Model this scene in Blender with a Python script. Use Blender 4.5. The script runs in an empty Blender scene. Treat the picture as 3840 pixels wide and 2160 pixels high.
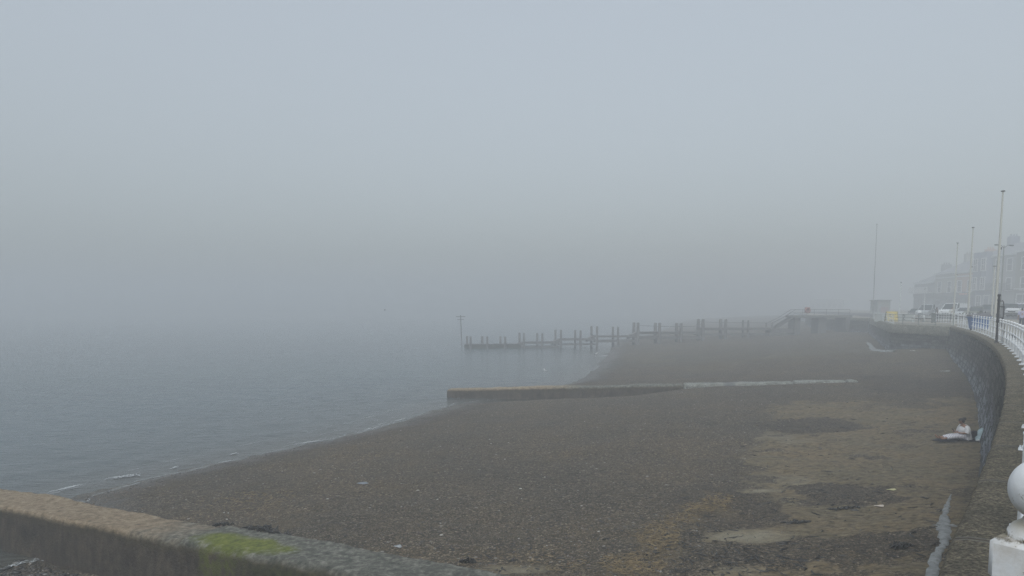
import bpy, bmesh, math, random
import numpy as np
from mathutils import Vector, Matrix
random.seed(7); rng = np.random.default_rng(11)
S = bpy.context.scene; COL = S.collection
R = math.radians

# ------------------------------------------------------------------ camera
F, PITCH, EYE, HY = 2740.0, R(5.5), 1.72, 1153.0
CY = HY + F*math.tan(PITCH)
ZS = EYE - 6.6                                   # sea level
cd = bpy.data.cameras.new('camera'); cam = bpy.data.objects.new('camera', cd); COL.objects.link(cam)
cam.location = (0, 0, EYE); cam.rotation_euler = (R(90)-PITCH, 0, 0)
cd.sensor_width = 36; cd.lens = 36*F/3840; cd.shift_y = (CY-1080)/3840
cd.clip_start = .05; cd.clip_end = 3000
S.camera = cam

def ray(x, y):
    a = (x-1920)/F; b = -(y-CY)/F
    return Vector((a, math.cos(PITCH)+b*math.sin(PITCH), -math.sin(PITCH)+b*math.cos(PITCH)))
def P(x, y, z=0.):                               # measured point of the photo on the level z
    d = ray(x, y); t = (z-EYE)/d.z
    return Vector((d.x*t, d.y*t, z))
def D(x, y, Y):                                  # measured point of the photo at the distance Y
    d = ray(x, y); t = Y/d.y
    return Vector((d.x*t, Y, EYE+d.z*t))

# ------------------------------------------------------------------ noise
def _h(i, j, s):
    n = (i*374761393 + j*668265263 + s*974634777) & 0x7fffffff
    n = ((n ^ (n >> 13))*1274126177) & 0x7fffffff
    return ((n ^ (n >> 16)) & 0xffff)/65535.
def vnoise(x, y, s=0):
    x = np.asarray(x, float); y = np.asarray(y, float)
    i = np.floor(x).astype(np.int64); j = np.floor(y).astype(np.int64)
    u = x-i; v = y-j; u = u*u*(3-2*u); v = v*v*(3-2*v)
    return (_h(i, j, s)*(1-u)+_h(i+1, j, s)*u)*(1-v)+(_h(i, j+1, s)*(1-u)+_h(i+1, j+1, s)*u)*v
def fbm(x, y, s=0, o=4):
    t = 0; a = .5; n = 0
    for k in range(o):
        t = t+a*vnoise(x*2**k, y*2**k, s+k); n += a; a *= .55
    return t/n
def sstep(a, b, x): 
    t = np.clip((np.asarray(x, float)-a)/(b-a), 0, 1); return t*t*(3-2*t)

# ------------------------------------------------------------------ materials
MATS = {}
class NT:
    def __init__(s, name):
        s.m = bpy.data.materials.new(name); s.m.use_nodes = True
        s.t = s.m.node_tree; s.n = s.t.nodes
        s.b = s.n['Principled BSDF']; s.out = s.n['Material Output']
    def add(s, typ, ins=None, **kw):
        n = s.n.new(typ)
        for k, v in kw.items(): setattr(n, k, v)
        for k, v in (ins or {}).items(): s.set(n, k, v)
        return n
    def set(s, n, k, v):
        sock = n.inputs[k]
        if hasattr(v, 'is_output'): s.t.links.new(v, sock)
        elif hasattr(v, 'outputs'): s.t.links.new(v.outputs[0], sock)
        else:
            if isinstance(v, (tuple, list)) and len(v) == 3 and sock.type == 'RGBA': v = (*v, 1)
            sock.default_value = v
    def coord(s, kind='Object', scale=(1, 1, 1), rot=(0, 0, 0)):
        if kind == 'World': c = s.add('ShaderNodeNewGeometry').outputs['Position']
        elif kind == 'UV': c = s.add('ShaderNodeUVMap').outputs[0]
        else: c = s.add('ShaderNodeTexCoord').outputs[kind]
        mp = s.add('ShaderNodeMapping', {'Vector': c, 'Scale': scale, 'Rotation': rot})
        return mp.outputs[0]
    def noise(s, c, scale, detail=4, rough=.55):
        n = s.add('ShaderNodeTexNoise', {'Vector': c, 'Scale': scale, 'Detail': detail, 'Roughness': rough}); return n.outputs[0]
    def ramp(s, f, stops):
        n = s.add('ShaderNodeValToRGB', {'Fac': f}); e = n.color_ramp.elements
        while len(e) > 1: e.remove(e[-1])
        for k, (p, c) in enumerate(stops):
            el = e[0] if k == 0 else e.new(p)
            el.position = p; c = c if isinstance(c, (tuple, list)) else (c, c, c); el.color = (*c, 1)
        return n.outputs[0]
    def mix(s, f, a, b, mode='MIX'):
        n = s.n.new('ShaderNodeMix'); n.data_type = 'RGBA'; n.blend_type = mode
        for k, v in ((0, f), (6, a), (7, b)):
            if hasattr(v, 'is_output'): s.t.links.new(v, n.inputs[k])
            else: n.inputs[k].default_value = (*v, 1) if isinstance(v, (tuple, list)) and len(v) == 3 else v
        return n.outputs[2]
    def math(s, op, a, b=0.):
        n = s.add('ShaderNodeMath', operation=op)
        for k, v in ((0, a), (1, b)):
            if hasattr(v, 'is_output'): s.t.links.new(v, n.inputs[k])
            else: n.inputs[k].default_value = v
        return n.outputs[0]
    def attr(s, name): return s.add('ShaderNodeAttribute', attribute_name=name).outputs['Fac']
    def bump(s, h, strength=.5, dist=.02, prev=None):
        n = s.add('ShaderNodeBump', {'Height': h, 'Strength': strength, 'Distance': dist})
        if prev is not None: s.t.links.new(prev, n.inputs['Normal'])
        return n.outputs[0]
    def fin(s, col, rough=.8, normal=None, **kw):
        s.set(s.b, 'Base Color', col); s.set(s.b, 'Roughness', rough)
        if normal is not None: s.set(s.b, 'Normal', normal)
        for k, v in kw.items(): s.set(s.b, k.replace('_', ' '), v)
        return s.m

def mat(name, col, rough=.7, var=.18, scale=4., bump=.0, bscale=30., metal=0., dirt=None, dirt_amt=.5, coord='Object'):
    if name in MATS: return MATS[name]
    t = NT(name); c = t.coord(coord)
    n = t.noise(c, scale)
    lo = tuple(v*(1-var) for v in col); hi = tuple(min(1, v*(1+var)) for v in col)
    cc = t.ramp(n, [(.3, lo), (.7, hi)])
    if dirt:
        d = t.ramp(t.noise(c, scale*2.3, 6, .65), [(dirt_amt, 0.), (dirt_amt+.14, 1.)])
        cc = t.mix(d, cc, dirt)
    nb = t.bump(t.noise(c, bscale, 5), 1., bump) if bump else None
    MATS[name] = t.fin(cc, rough, nb, Metallic=metal)
    return MATS[name]

def glassy(name, col, rough=.12):
    if name in MATS: return MATS[name]
    t = NT(name); c = t.coord()
    MATS[name] = t.fin(t.ramp(t.noise(c, 2.), [(.3, tuple(v*.8 for v in col)), (.7, tuple(v*1.2 for v in col))]), rough, Specular_IOR_Level=.7)
    return MATS[name]

# ------------------------------------------------------------------ mesh builders
class MB:
    def __init__(s): s.v = []; s.f = []; s.mi = []; s.cur = 0
    def put(s, vs, fs):
        o = len(s.v); s.v += [tuple(p) for p in vs]; s.f += [tuple(i+o for i in f) for f in fs]; s.mi += [s.cur]*len(fs)
        return s
    def box(s, c, size, rot=0., bev=0., tilt=None):
        x, y, z = (v/2 for v in size)
        b = min(bev, x*.9, y*.9, z*.9)
        if b <= 0:
            vs = [Vector((i*x, j*y, k*z)) for k in (-1, 1) for j in (-1, 1) for i in (-1, 1)]
            fs = [(0, 2, 3, 1), (4, 5, 7, 6), (0, 1, 5, 4), (2, 6, 7, 3), (0, 4, 6, 2), (1, 3, 7, 5)]
        else:
            rings = [(x-b, y-b, -z), (x, y, -z+b), (x, y, z-b), (x-b, y-b, z)]
            vs = []; fs = []
            for (rx, ry, rz) in rings:
                bb = b if rx == x else 0
                ring = [(-rx+bb, -ry), (rx-bb, -ry), (rx, -ry+bb), (rx, ry-bb), (rx-bb, ry), (-rx+bb, ry), (-rx, ry-bb), (-rx, -ry+bb)]
                vs += [Vector((a, d, rz)) for a, d in ring]
            for r in range(3):
                for k in range(8): fs.append((r*8+k, r*8+(k+1) % 8, r*8+8+(k+1) % 8, r*8+8+k))
            fs.append(tuple(reversed(range(8)))); fs.append(tuple(range(24, 32)))
        m = Matrix.Translation(Vector(c)) @ Matrix.Rotation(rot, 4, 'Z')
        if tilt: m = m @ tilt
        return s.put([m @ v for v in vs], fs)
    def tube(s, pts, r, seg=10, cap=True):
        pts = [Vector(p) for p in pts]; n = len(pts)
        rs = r if isinstance(r, (list, tuple)) else [r]*n
        vs = []; fs = []; prev = None
        for i, p in enumerate(pts):
            d = (pts[min(i+1, n-1)]-pts[max(i-1, 0)])
            d = d.normalized() if d.length > 1e-9 else Vector((0, 0, 1))
            if prev is None:
                a = d.orthogonal().normalized() if abs(d.z) > .9 else d.cross(Vector((0, 0, 1))).normalized()
            else:
                a = (prev-d*prev.dot(d)).normalized()
            prev = a; b = d.cross(a)
            for k in range(seg):
                t = 2*math.pi*k/seg; vs.append(p+(a*math.cos(t)+b*math.sin(t))*rs[i])
        for i in range(n-1):
            for k in range(seg):
                k2 = (k+1) % seg; fs.append((i*seg+k, i*seg+k2, i*seg+seg+k2, i*seg+seg+k))
        if cap: fs.append(tuple(reversed(range(seg)))); fs.append(tuple(range((n-1)*seg, n*seg)))
        return s.put(vs, fs)
    def lathe(s, c, prof, seg=16, sq=None):
        c = Vector(c); vs = []; fs = []; n = len(prof)
        for r, z in prof:
            for k in range(seg):
                t = 2*math.pi*k/seg; vs.append(c+Vector((r*math.cos(t), r*math.sin(t), z)))
        for i in range(n-1):
            for k in range(seg):
                k2 = (k+1) % seg; fs.append((i*seg+k, i*seg+k2, i*seg+seg+k2, i*seg+seg+k))
        fs.append(tuple(reversed(range(seg)))); fs.append(tuple(range((n-1)*seg, n*seg)))
        return s.put(vs, fs)
    def ball(s, c, r, seg=14, sc=(1, 1, 1)):
        c = Vector(c); vs = []; fs = []; n = seg//2+1
        for i in range(n+1):
            ph = math.pi*i/n-math.pi/2
            for k in range(seg):
                t = 2*math.pi*k/seg
                vs.append(c+Vector((r*sc[0]*math.cos(ph)*math.cos(t), r*sc[1]*math.cos(ph)*math.sin(t), r*sc[2]*math.sin(ph))))
        for i in range(n):
            for k in range(seg):
                k2 = (k+1) % seg; fs.append((i*seg+k, i*seg+k2, i*seg+seg+k2, i*seg+seg+k))
        return s.put(vs, fs)
    def prism(s, prof, w, m=None, bev=0):
        """profile in (x,z), extruded along y by w"""
        m = m or Matrix(); n = len(prof)
        vs = [m @ Vector((x, -w/2, z)) for x, z in prof]+[m @ Vector((x, w/2, z)) for x, z in prof]
        fs = [tuple(range(n)), tuple(reversed(range(n, 2*n)))]+[(i, n+i, n+(i+1) % n, (i+1) % n) for i in range(n)]
        return s.put(vs, fs)
    def build(s, name, ms, parent=None, smooth=False, loc=None, fix=True):
        me = bpy.data.meshes.new(name); me.from_pydata(s.v, [], s.f)
        ms = ms if isinstance(ms, (list, tuple)) else [ms]
        for m in ms: me.materials.append(m)
        if len(ms) > 1:
            me.polygons.foreach_set('material_index', s.mi)
        if fix:
            bm = bmesh.new(); bm.from_mesh(me); bmesh.ops.remove_doubles(bm, verts=bm.verts, dist=1e-5)
            bmesh.ops.recalc_face_normals(bm, faces=bm.faces); bm.to_mesh(me); bm.free()
        if smooth: smooth_mesh(me, smooth)
        return link(name, me, parent, loc)
def smooth_mesh(me, ang=True):
    me.polygons.foreach_set('use_smooth', [True]*len(me.polygons))
    if ang is not True: me.set_sharp_from_angle(angle=R(ang))
def link(name, me, parent=None, loc=None):
    o = bpy.data.objects.new(name, me); COL.objects.link(o)
    if parent: o.parent = parent
    if loc is not None: o.location = loc
    return o
def tag(o, label=None, cat=None, group=None, kind=None):
    for k, v in (('label', label), ('category', cat), ('group', group), ('kind', kind)):
        if v: o[k] = v
    return o
def thing(name, label, cat, loc=(0, 0, 0), rz=0., group=None):
    o = bpy.data.objects.new(name, None); COL.objects.link(o); o.location = loc; o.rotation_euler = (0, 0, rz)
    o.empty_display_size = .2
    return tag(o, label, cat, group)
def kids(o): return [c for c in bpy.data.objects if c.parent == o]
def copy_tree(o, parent=None):
    c = o.copy(); COL.objects.link(c); c.parent = parent
    for ch in kids(o): copy_tree(ch, c)
    return c
def np_mesh(name, V, Fq, m, parent=None, attrs=None, uv=None, smooth=True):
    V = np.asarray(V, np.float32); Fq = np.asarray(Fq, np.int32); k = Fq.shape[1]
    me = bpy.data.meshes.new(name)
    me.vertices.add(len(V)); me.vertices.foreach_set('co', V.ravel())
    me.loops.add(Fq.size); me.loops.foreach_set('vertex_index', Fq.ravel())
    me.polygons.add(len(Fq)); me.polygons.foreach_set('loop_start', np.arange(0, Fq.size, k, dtype=np.int32))
    me.update(calc_edges=True); me.validate()
    for an, av in (attrs or {}).items():
        a = me.attributes.new(an, 'FLOAT', 'POINT'); a.data.foreach_set('value', np.asarray(av, np.float32).ravel())
    if uv is not None:
        ul = me.uv_layers.new(name='UVMap'); u = np.asarray(uv, np.float32)[Fq.ravel()]; ul.data.foreach_set('uv', u.ravel())
    if smooth: me.polygons.foreach_set('use_smooth', [True]*len(me.polygons))
    me.materials.append(m)
    return link(name, me, parent)
def grid_faces(nr, nc, flip=False):
    i = np.arange(nr-1)[:, None]; j = np.arange(nc-1)[None]
    a = (i*nc+j); q = np.stack([a, a+1, a+nc+1, a+nc], -1).reshape(-1, 4)
    return q[:, ::-1] if flip else q

# ------------------------------------------------------------------ plan of the shore
_px = [(3532, 2151), (3587, 2024), (3644, 1933), (3701, 1782), (3714, 1740), (3727, 1696), (3741, 1646), (3757, 1580), (3772, 1510), (3781, 1455),
       (3780, 1400), (3764, 1343), (3750, 1318), (3728, 1294), (3704, 1275), (3676, 1259), (3650, 1247), (3612, 1234), (3570, 1226)]
_q = np.array([P(x, y)[:2] for x, y in _px])
_c = np.polyfit(_q[:, 1], _q[:, 0], 3, w=1/(.15+_q[:, 1]*.03))
YB = 67.5
def Xe_near(Y): return np.polyval(_c, Y)
_X67 = float(Xe_near(YB))
_by = [YB, 76.5, 77.5, 121, 127, 145, 200, 420]; _bx = [_X67, _X67-.6, _X67-.4, 59, 58.5, 59.5, 80, 150]
def Xe(Y):
    Y = np.asarray(Y, float)
    return np.where(Y < YB, np.polyval(_c, np.minimum(Y, YB)), np.interp(Y, _by, _bx))
def Zw(Y): return np.interp(Y, [0, 28, 37, 46, 60, 67.5, 72, 78, 120, 200], [-3.35, -3.35, -3.05, -2.85, -2.65, -2.1, -2.3, -2.85, -2.45, -2.4])
_wp = [(313, 1863), (596, 1789), (969, 1707), (1342, 1625), (1580, 1558), (1729, 1513), (1848, 1498), (2177, 1429), (2254, 1370), (2285, 1320)]
_w = [(-10, -19), (10, -14.2), (17.5, -12.9), (19.5, -12.5)]+[(P(x, y, ZS).y, P(x, y, ZS).x) for x, y in _wp]+[(130, 18), (200, 40), (420, 100), (800, 200)]
_wy = [a for a, b in _w]; _wx = [b for a, b in _w]
def Xw(Y): return np.interp(Y, _wy, _wx)

# groynes (seaward end, landward end) of the far top edge
G1a, G1b = P(0, 1826, -3.78), P(1900, 2158, -3.28)
G2a, G2b = P(1690, 1455, -4.28), P(3150, 1425, -3.17)
def side(G0, G1, X, Y):
    d = Vector((G1.x-G0.x, G1.y-G0.y)).normalized()
    s = (X-G0.x)*d.x+(Y-G0.y)*d.y; n = -(X-G0.x)*d.y+(Y-G0.y)*d.x     # n>0 beyond the groyne
    return s, n
L1 = (G1b-G1a).xy.length; L2 = (G2b-G2a).xy.length
def beach_z(X, Y):
    X = np.asarray(X, float); Y = np.asarray(Y, float)
    dE = np.maximum((Xe(Y)-X)*.83, 0); dW = (X-Xw(Y))*.86
    zw = Zw(Y)
    t = np.clip(dW/(np.abs(dW)+dE+1e-6), 0, 1)
    z = np.where(dW > 0, ZS+(zw-ZS)*(t**.86), ZS+dW*.07)
    # lower beach on the near side of both groynes
    s, n = side(G1a, G1b, X, Y)
    z = z-.42*sstep(.2, -1.2, n)*sstep(L1+6, L1-4, s)*sstep(-30, 0, s)*sstep(-.5, 6.5, dW)
    s, n = side(G2a, G2b, X, Y)
    z = z-.38*sstep(0, -.8, n)*sstep(-5.5, -1.0, n)*sstep(L2*.66, L2*.46, s)*sstep(-2, 6, s)
    land = sstep(-1, 1.5, dW)
    z = z+np.exp(-(dW/3.)**2)*((fbm(X*.9, Y*.9, 71, 3)-.5)*.075+(fbm(X*3.1, Y*3.1, 73, 2)-.5)*.025)
    z = z+land*((fbm(X*.35, Y*.35, 5, 3)-.5)*.16+(fbm(X*1.4, Y*1.4, 9, 3)-.5)*.06)
    return z

# ------------------------------------------------------------------ beach
def rows(*seg):
    out = []
    for a, b, st in seg: out += list(np.arange(a, b, st))
    return np.array(out)
Yr = rows((-12, 5, .6), (5, 42, .12), (42, 82, .3), (82, 170, 1.2), (170, 400, 12))
Ur = rows((0, 46, .15), (46, 90, 1.), (90, 330, 15))
YY, UU = np.meshgrid(Yr, Ur, indexing='ij')
XX = Xe(YY)+1.2-UU
ZZ = beach_z(XX, YY)
# layout of sand and shingle, measured in the photo then held in plan
def ell(X, Y, px, py, rx, ry, z=-3.5):
    c = P(px, py, z); ex = abs(P(px+rx, py, z).x-c.x); ey = abs(P(px, py-ry, z).y-c.y)
    kx = c.x/c.y                                     # patches lie along the line of sight's ground grid
    return np.exp(-(((X-c.x)-kx*(Y-c.y)*.0)/ex)**2-((Y-c.y)/ey)**2)
wob = fbm(XX*.8, YY*.8, 21, 4)-.5
wob3 = fbm(XX*2.2, YY*3.6, 25, 3)-.5
wob2 = fbm(XX*.25, YY*.25, 33, 3)-.5
dE = (Xe(YY)-XX)*.83; dW = (XX-Xw(YY))*.86
la, lb_ = P(2700, 2160, -3.4), P(2800, 1545, -3.5)
ld = (lb_-la).xy.normalized(); lat = (XX-la.x)*ld.y-(YY-la.y)*ld.x
sand = sstep(-1.0, 1.2, lat+wob*3.8+wob2*3+wob3*1.2)*sstep(44, 34, YY+wob*10)
sand = np.maximum(sand, sstep(.5, .9, ell(XX, YY, 2850, 1990, 260, 70)*1.3+wob))
coarse = np.zeros_like(sand)
for (px, py, rx, ry, a) in [(3060, 1590, 190, 28, 1.2), (3200, 1850, 190, 45, 1.3), (3250, 2040, 330, 42, 1.25), (2900, 2060, 220, 40, 1.1), (3500, 1480, 260, 60, 1.0), (2750, 1880, 190, 90, 1.1)]:
    g_ = np.clip(a*ell(XX, YY, px, py, rx, ry)*1.2+wob*1.5+wob3*.8-.08, 0, 1); sand = sand*(1-g_); coarse = np.maximum(coarse, sstep(.25, .7, g_))
for (px, py, rx, ry, a) in [(2820, 1985, 160, 26, 1.3), (2850, 1815, 90, 10, 1.2), (1900, 2060, 190, 22, 1.1), (1330, 1955, 240, 26, .8), (2950, 1640, 160, 18, .9), (2750, 2120, 240, 30, .7)]:
    sand = np.maximum(sand, np.clip(a*ell(XX, YY, px, py, rx, ry)+wob*1.0-.1, 0, 1))
pale = np.zeros_like(sand)
for (px, py, rx, ry, a) in [(2820, 1985, 150, 24, 1.3), (2850, 1815, 80, 9, 1.1), (3000, 1790, 120, 30, .5), (1990, 2070, 120, 18, .7), (2880, 1620, 110, 22, .6), (1380, 1950, 160, 20, .5), (2780, 2110, 160, 24, .5)]:
    pale = np.maximum(pale, np.clip(a*ell(XX, YY, px, py, rx, ry)+wob*1.4+wob3*1.1-.15, 0, 1))
far = np.maximum(0, sstep(56, 62, YY)*sstep(60, 40, dE)*.42*sstep(.3, .6, fbm(XX*.12, YY*.12, 3, 3)))
sand = np.maximum(sand, far)
straw = np.zeros_like(sand)
for (px, py, rx, ry, a) in [(2470, 2010, 80, 60, 1.3), (2380, 2110, 150, 46, 1.3), (2700, 1880, 70, 40, 1.1), (2600, 1900, 60, 24, 1.1), (900, 1880, 170, 46, .9), (1010, 1860, 120, 30, .7), (2560, 1940, 80, 20, .8), (2080, 2120, 200, 40, .5)]:
    straw = np.maximum(straw, np.clip(a*ell(XX, YY, px, py, rx, ry)+wob*1.6+wob3*1.2-.3, 0, 1))
wet = sstep(3.4, .2, dW+wob*1.6)
# footprints and dents in the soft sand
dent = (fbm(XX*2.6, YY*2.6, 61, 2)-.5)
ZZ = ZZ+sand*np.clip(dent, -1, .1)*.16
t = NT('beach_shingle'); c = t.coord('World')
cs = t.coord('World', (1, 1, .6))
A_s = t.attr('sand'); A_p = t.attr('pale'); A_t = t.attr('straw'); A_w = t.attr('wet')
vor = t.add('ShaderNodeTexVoronoi', {'Vector': c, 'Scale': 19.}); vor2 = t.add('ShaderNodeTexVoronoi', {'Vector': c, 'Scale': 52.})
sep = t.add('ShaderNodeSeparateColor', {'Color': vor.outputs['Color']})
sep2 = t.add('ShaderNodeSeparateColor', {'Color': vor2.outputs['Color']})
peb = t.ramp(sep.outputs[0], [(0, (.007, .006, .005)), (.4, (.030, .027, .021)), (.62, (.075, .066, .050)), (.82, (.17, .15, .115)), (.95, (.30, .275, .225)), (1, (.50, .47, .42))])
peb2 = t.ramp(sep2.outputs[0], [(0, (.010, .009, .007)), (.5, (.056, .049, .037)), (.8, (.16, .14, .105)), (1, (.38, .35, .30))])
shin = t.mix(t.noise(c, .9, 3), peb, peb2)
tone = t.ramp(t.noise(c, .22, 5, .6), [(.3, (.84, .84, .85)), (.5, (1.05, 1.0, .94)), (.7, (1.25, 1.12, .92))])
shin = t.mix(1., shin, tone, 'MULTIPLY'); shin = t.mix(1., shin, (.98, .92, .80), 'MULTIPLY')
A_c = t.attr('coarse'); shin = t.mix(A_c, shin, t.mix(1., shin, (.74, .74, .76), 'MULTIPLY'))
gap = t.ramp(vor.outputs['Distance'], [(.25, 1.), (.55, .55)])
shin = t.mix(.7, shin, gap, 'MULTIPLY')
sn = t.noise(t.coord('World', (1, 1.6, 1)), 5.5, 8, .7)
sandc = t.ramp(sn, [(.25, (.050, .039, .020)), (.42, (.112, .090, .050)), (.6, (.158, .128, .073)), (.8, (.21, .172, .10))])
patch = t.ramp(t.noise(c, .5, 4), [(.35, (.86, .88, .90)), (.65, (1.1, 1.02, .95))])
sandc = t.mix(1., sandc, patch, 'MULTIPLY'); dk_ = t.add('ShaderNodeTexNoise', {'Vector': t.coord('World', (1, 1.7, 1)), 'Scale': 4.6, 'Detail': 5, 'Roughness': .68}).outputs[0]
sandc = t.mix(t.ramp(dk_, [(.38, .85), (.50, 0.)]), sandc, (.040, .031, .018)); sandc = t.mix(t.ramp(dk_, [(.56, 0.), (.68, .5)]), sandc, (.25, .21, .14))
palec = t.ramp(sn, [(.3, (.14, .125, .085)), (.7, (.25, .225, .16))])
sandc = t.mix(A_p, sandc, palec)
grit = t.ramp(sep2.outputs[1], [(.86, 0.), (.95, 1.)])
sandc = t.mix(t.math('MULTIPLY', grit, .55), sandc, (.03, .027, .022))
sfac = t.ramp(t.math('ADD', A_s, t.math('MULTIPLY', t.math('SUBTRACT', sn, .5), .9)), [(.38, 0.), (.6, 1.)])
col = t.mix(sfac, shin, sandc)
stn = t.add('ShaderNodeTexNoise', {'Vector': t.coord('World', (5, 1.6, 1), (0, 0, .5)), 'Scale': 6., 'Detail': 6, 'Roughness': .7, 'Distortion': 1.5}).outputs[0]
strc = t.ramp(stn, [(.38, (.020, .016, .010)), (.5, (.085, .062, .030)), (.62, (.20, .155, .085))])
col = t.mix(t.math('MULTIPLY', A_t, t.ramp(stn, [(.35, .55), (.5, 1.)])), col, strc)
col = t.mix(t.math('MULTIPLY', A_w, .42), col, (.026, .025, .022))
hgt = t.mix(sfac, t.ramp(vor.outputs['Distance'], [(0, 1.), (.6, 0.)]), sn)
n1 = t.bump(hgt, 1., .03); n2 = t.bump(t.noise(t.coord('World', (1, 1.8, 1)), 2.3, 4), 1., .10, n1)
rgh = t.ramp(A_w, [(.3, .9), (1., .38)])
beach_m = t.fin(col, rgh, n2, Specular_IOR_Level=.35)
beach = np_mesh('beach', np.stack([XX, YY, ZZ], -1).reshape(-1, 3), grid_faces(*XX.shape, flip=True), beach_m,
                attrs={'sand': sand, 'pale': pale, 'straw': straw, 'wet': wet, 'coarse': coarse})
tag(beach, kind='structure')
def bz(x, y): return float(beach_z(np.array(x), np.array(y)))
def Pb(px, py, it=6):                                       # photo point on the beach surface
    z = -3.6
    for _ in range(it):
        p = P(px, py, z); z = bz(p.x, p.y)
    p.z = z; return p

# loose stones over the shingle: too many to count
def stones(name, n, gen, smin, smax, m, seed):
    g = np.random.default_rng(seed); X, Y = gen(g, n); ok = (X < Xe(Y)-.6) & (X > Xw(Y)-.3)
    for G0, G1, L in ((G1a, G1b, L1), (G2a, G2b, L2)):
        s, nn = side(G0, G1, X, Y); ok &= ~((nn < .2) & (nn > -1.6) & (s > -1) & (s < L+1))
    X = X[ok]; Y = Y[ok]; n = len(X); Z = beach_z(X, Y)
    sz = smin+(smax-smin)*g.random(n)**5
    base = np.array([(1, 0, 0), (0, 1, 0), (-1, 0, 0), (0, -1, 0), (.55, .55, .62), (-.55, .55, .62), (-.55, -.55, .62), (.55, -.55, .62), (0, 0, .9), (0, 0, -.7)], float)
    fc = [(0, 4, 7), (0, 1, 4), (1, 5, 4), (1, 2, 5), (2, 6, 5), (2, 3, 6), (3, 7, 6), (3, 0, 7), (4, 5, 8), (5, 6, 8), (6, 7, 8), (7, 4, 8), (0, 9, 1), (1, 9, 2), (2, 9, 3), (3, 9, 0)]
    an = g.random(n)*6.283; asx = .6+.8*g.random(n); asz = .25+.4*g.random(n)
    v = base[None]*(1+.3*(g.random((n, 10, 3))-.5)); x = v[..., 0]*asx[:, None]; y = v[..., 1]/asx[:, None]; z = v[..., 2]*asz[:, None]
    ca, sa = np.cos(an)[:, None], np.sin(an)[:, None]
    V = np.stack([(x*ca-y*sa)*sz[:, None]+X[:, None], (x*sa+y*ca)*sz[:, None]+Y[:, None], z*sz[:, None]+Z[:, None]+.15*sz[:, None]*asz[:, None]], -1).reshape(-1, 3)
    Fq = (np.array(fc)[None]+(np.arange(n)*10)[:, None, None]).reshape(-1, 3)
    tone = np.repeat(g.random(n), 10)
    return np_mesh(name, V, Fq, m, attrs={'tone': tone})
t = NT('loose_stone'); tn = t.attr('tone')
cc = t.ramp(tn, [(0, (.03, .029, .027)), (.35, (.06, .056, .05)), (.6, (.13, .12, .10)), (.78, (.14, .095, .06)), (.90, (.19, .175, .15)), (.985, (.28, .265, .24)), (1, (.55, .53, .49))])
stone_m = t.fin(cc, .75)
t = NT('wet_stone'); tn = t.attr('tone')
wet_m = t.fin(t.ramp(tn, [(0, (.012, .012, .011)), (.5, (.034, .032, .028)), (.8, (.06, .052, .04)), (.92, (.085, .06, .04)), (.98, (.13, .125, .11)), (1, (.3, .29, .27))]), .28)
def gen_main(g, n):
    Y = 11+ (g.random(n)**1.5)*38; dl = Xe(Y)-Xw(Y); u = g.random(n); X = Xe(Y)-dl*(.28+.72*u); return X, Y
tag(stones('loose_pebbles', 42000, gen_main, .010, .048, stone_m, 3), 'grey pebbles strewn over the dark shingle beach', 'pebbles', kind='stuff')
def gen_near(g, n):
    s = g.random(n)*14; nn = -1.4-g.random(n)*3.2; d = (G1b-G1a).xy.normalized(); X = G1a.x+d.x*s-d.y*nn; Y = G1a.y+d.y*s+d.x*nn; return X, Y
tag(stones('groyne_pebbles', 5200, gen_near, .02, .11, wet_m, 5), 'larger wet pebbles at the foot of the near concrete groyne', 'pebbles', kind='stuff')

# ------------------------------------------------------------------ sea
Ys = rows((-40, 8, 4), (8, 34, .14), (34, 70, .28), (70, 150, 1.), (150, 420, 9), (420, 760, 30)); Us = rows((-9, -3, .6), (-3, 34, .16), (34, 70, .5), (70, 140, 2.5), (140, 700, 25))
SY, SU = np.meshgrid(Ys, Us, indexing='ij'); SX = Xw(SY)+1.0-SU
sd = (Xw(SY)-SX)*.86
wv = .030*np.sin(2*np.pi*(sd/2.3)+5*(fbm(SX*.10, SY*.10, 40, 2)-.5)*3)*np.exp(-np.abs(sd)/8.)*sstep(-1.0, .9, sd)
wv += .030*(fbm(SX*.30+SY*.1, SY*1.5-SX*.2, 45, 3)-.5)*2*sstep(0, 4, sd)
wv += .010*np.sin(SX*1.1+SY*2.3+4*fbm(SX*.2, SY*.2, 52, 2))*sstep(0, 3, sd)
SZ = ZS+wv
t = NT('sea_water')
w1 = t.add('ShaderNodeTexNoise', {'Vector': t.coord('World', (.55, 1.5, 1), (0, 0, -.30)), 'Scale': 1.6, 'Detail': 5, 'Roughness': .55, 'Distortion': .6}).outputs[0]
w2 = t.add('ShaderNodeTexNoise', {'Vector': t.coord('World', (.6, 1.3, 1), (0, 0, .25)), 'Scale': 6.0, 'Detail': 4, 'Roughness': .5}).outputs[0]
nb = t.bump(w2, .5, .012, t.bump(w1, 1., .10))
wc = t.ramp(t.attr('shore'), [(0, (.066, .066, .056)), (.25, (.056, .072, .074)), (1, (.052, .080, .092))])
sea_m = t.fin(wc, .13, nb, IOR=1.33)
sea = np_mesh('sea', np.stack([SX, SY, SZ], -1).reshape(-1, 3), grid_faces(*SX.shape, flip=True), sea_m, attrs={'shore': np.clip(sd/16, 0, 1)})
tag(sea, kind='structure')
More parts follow.
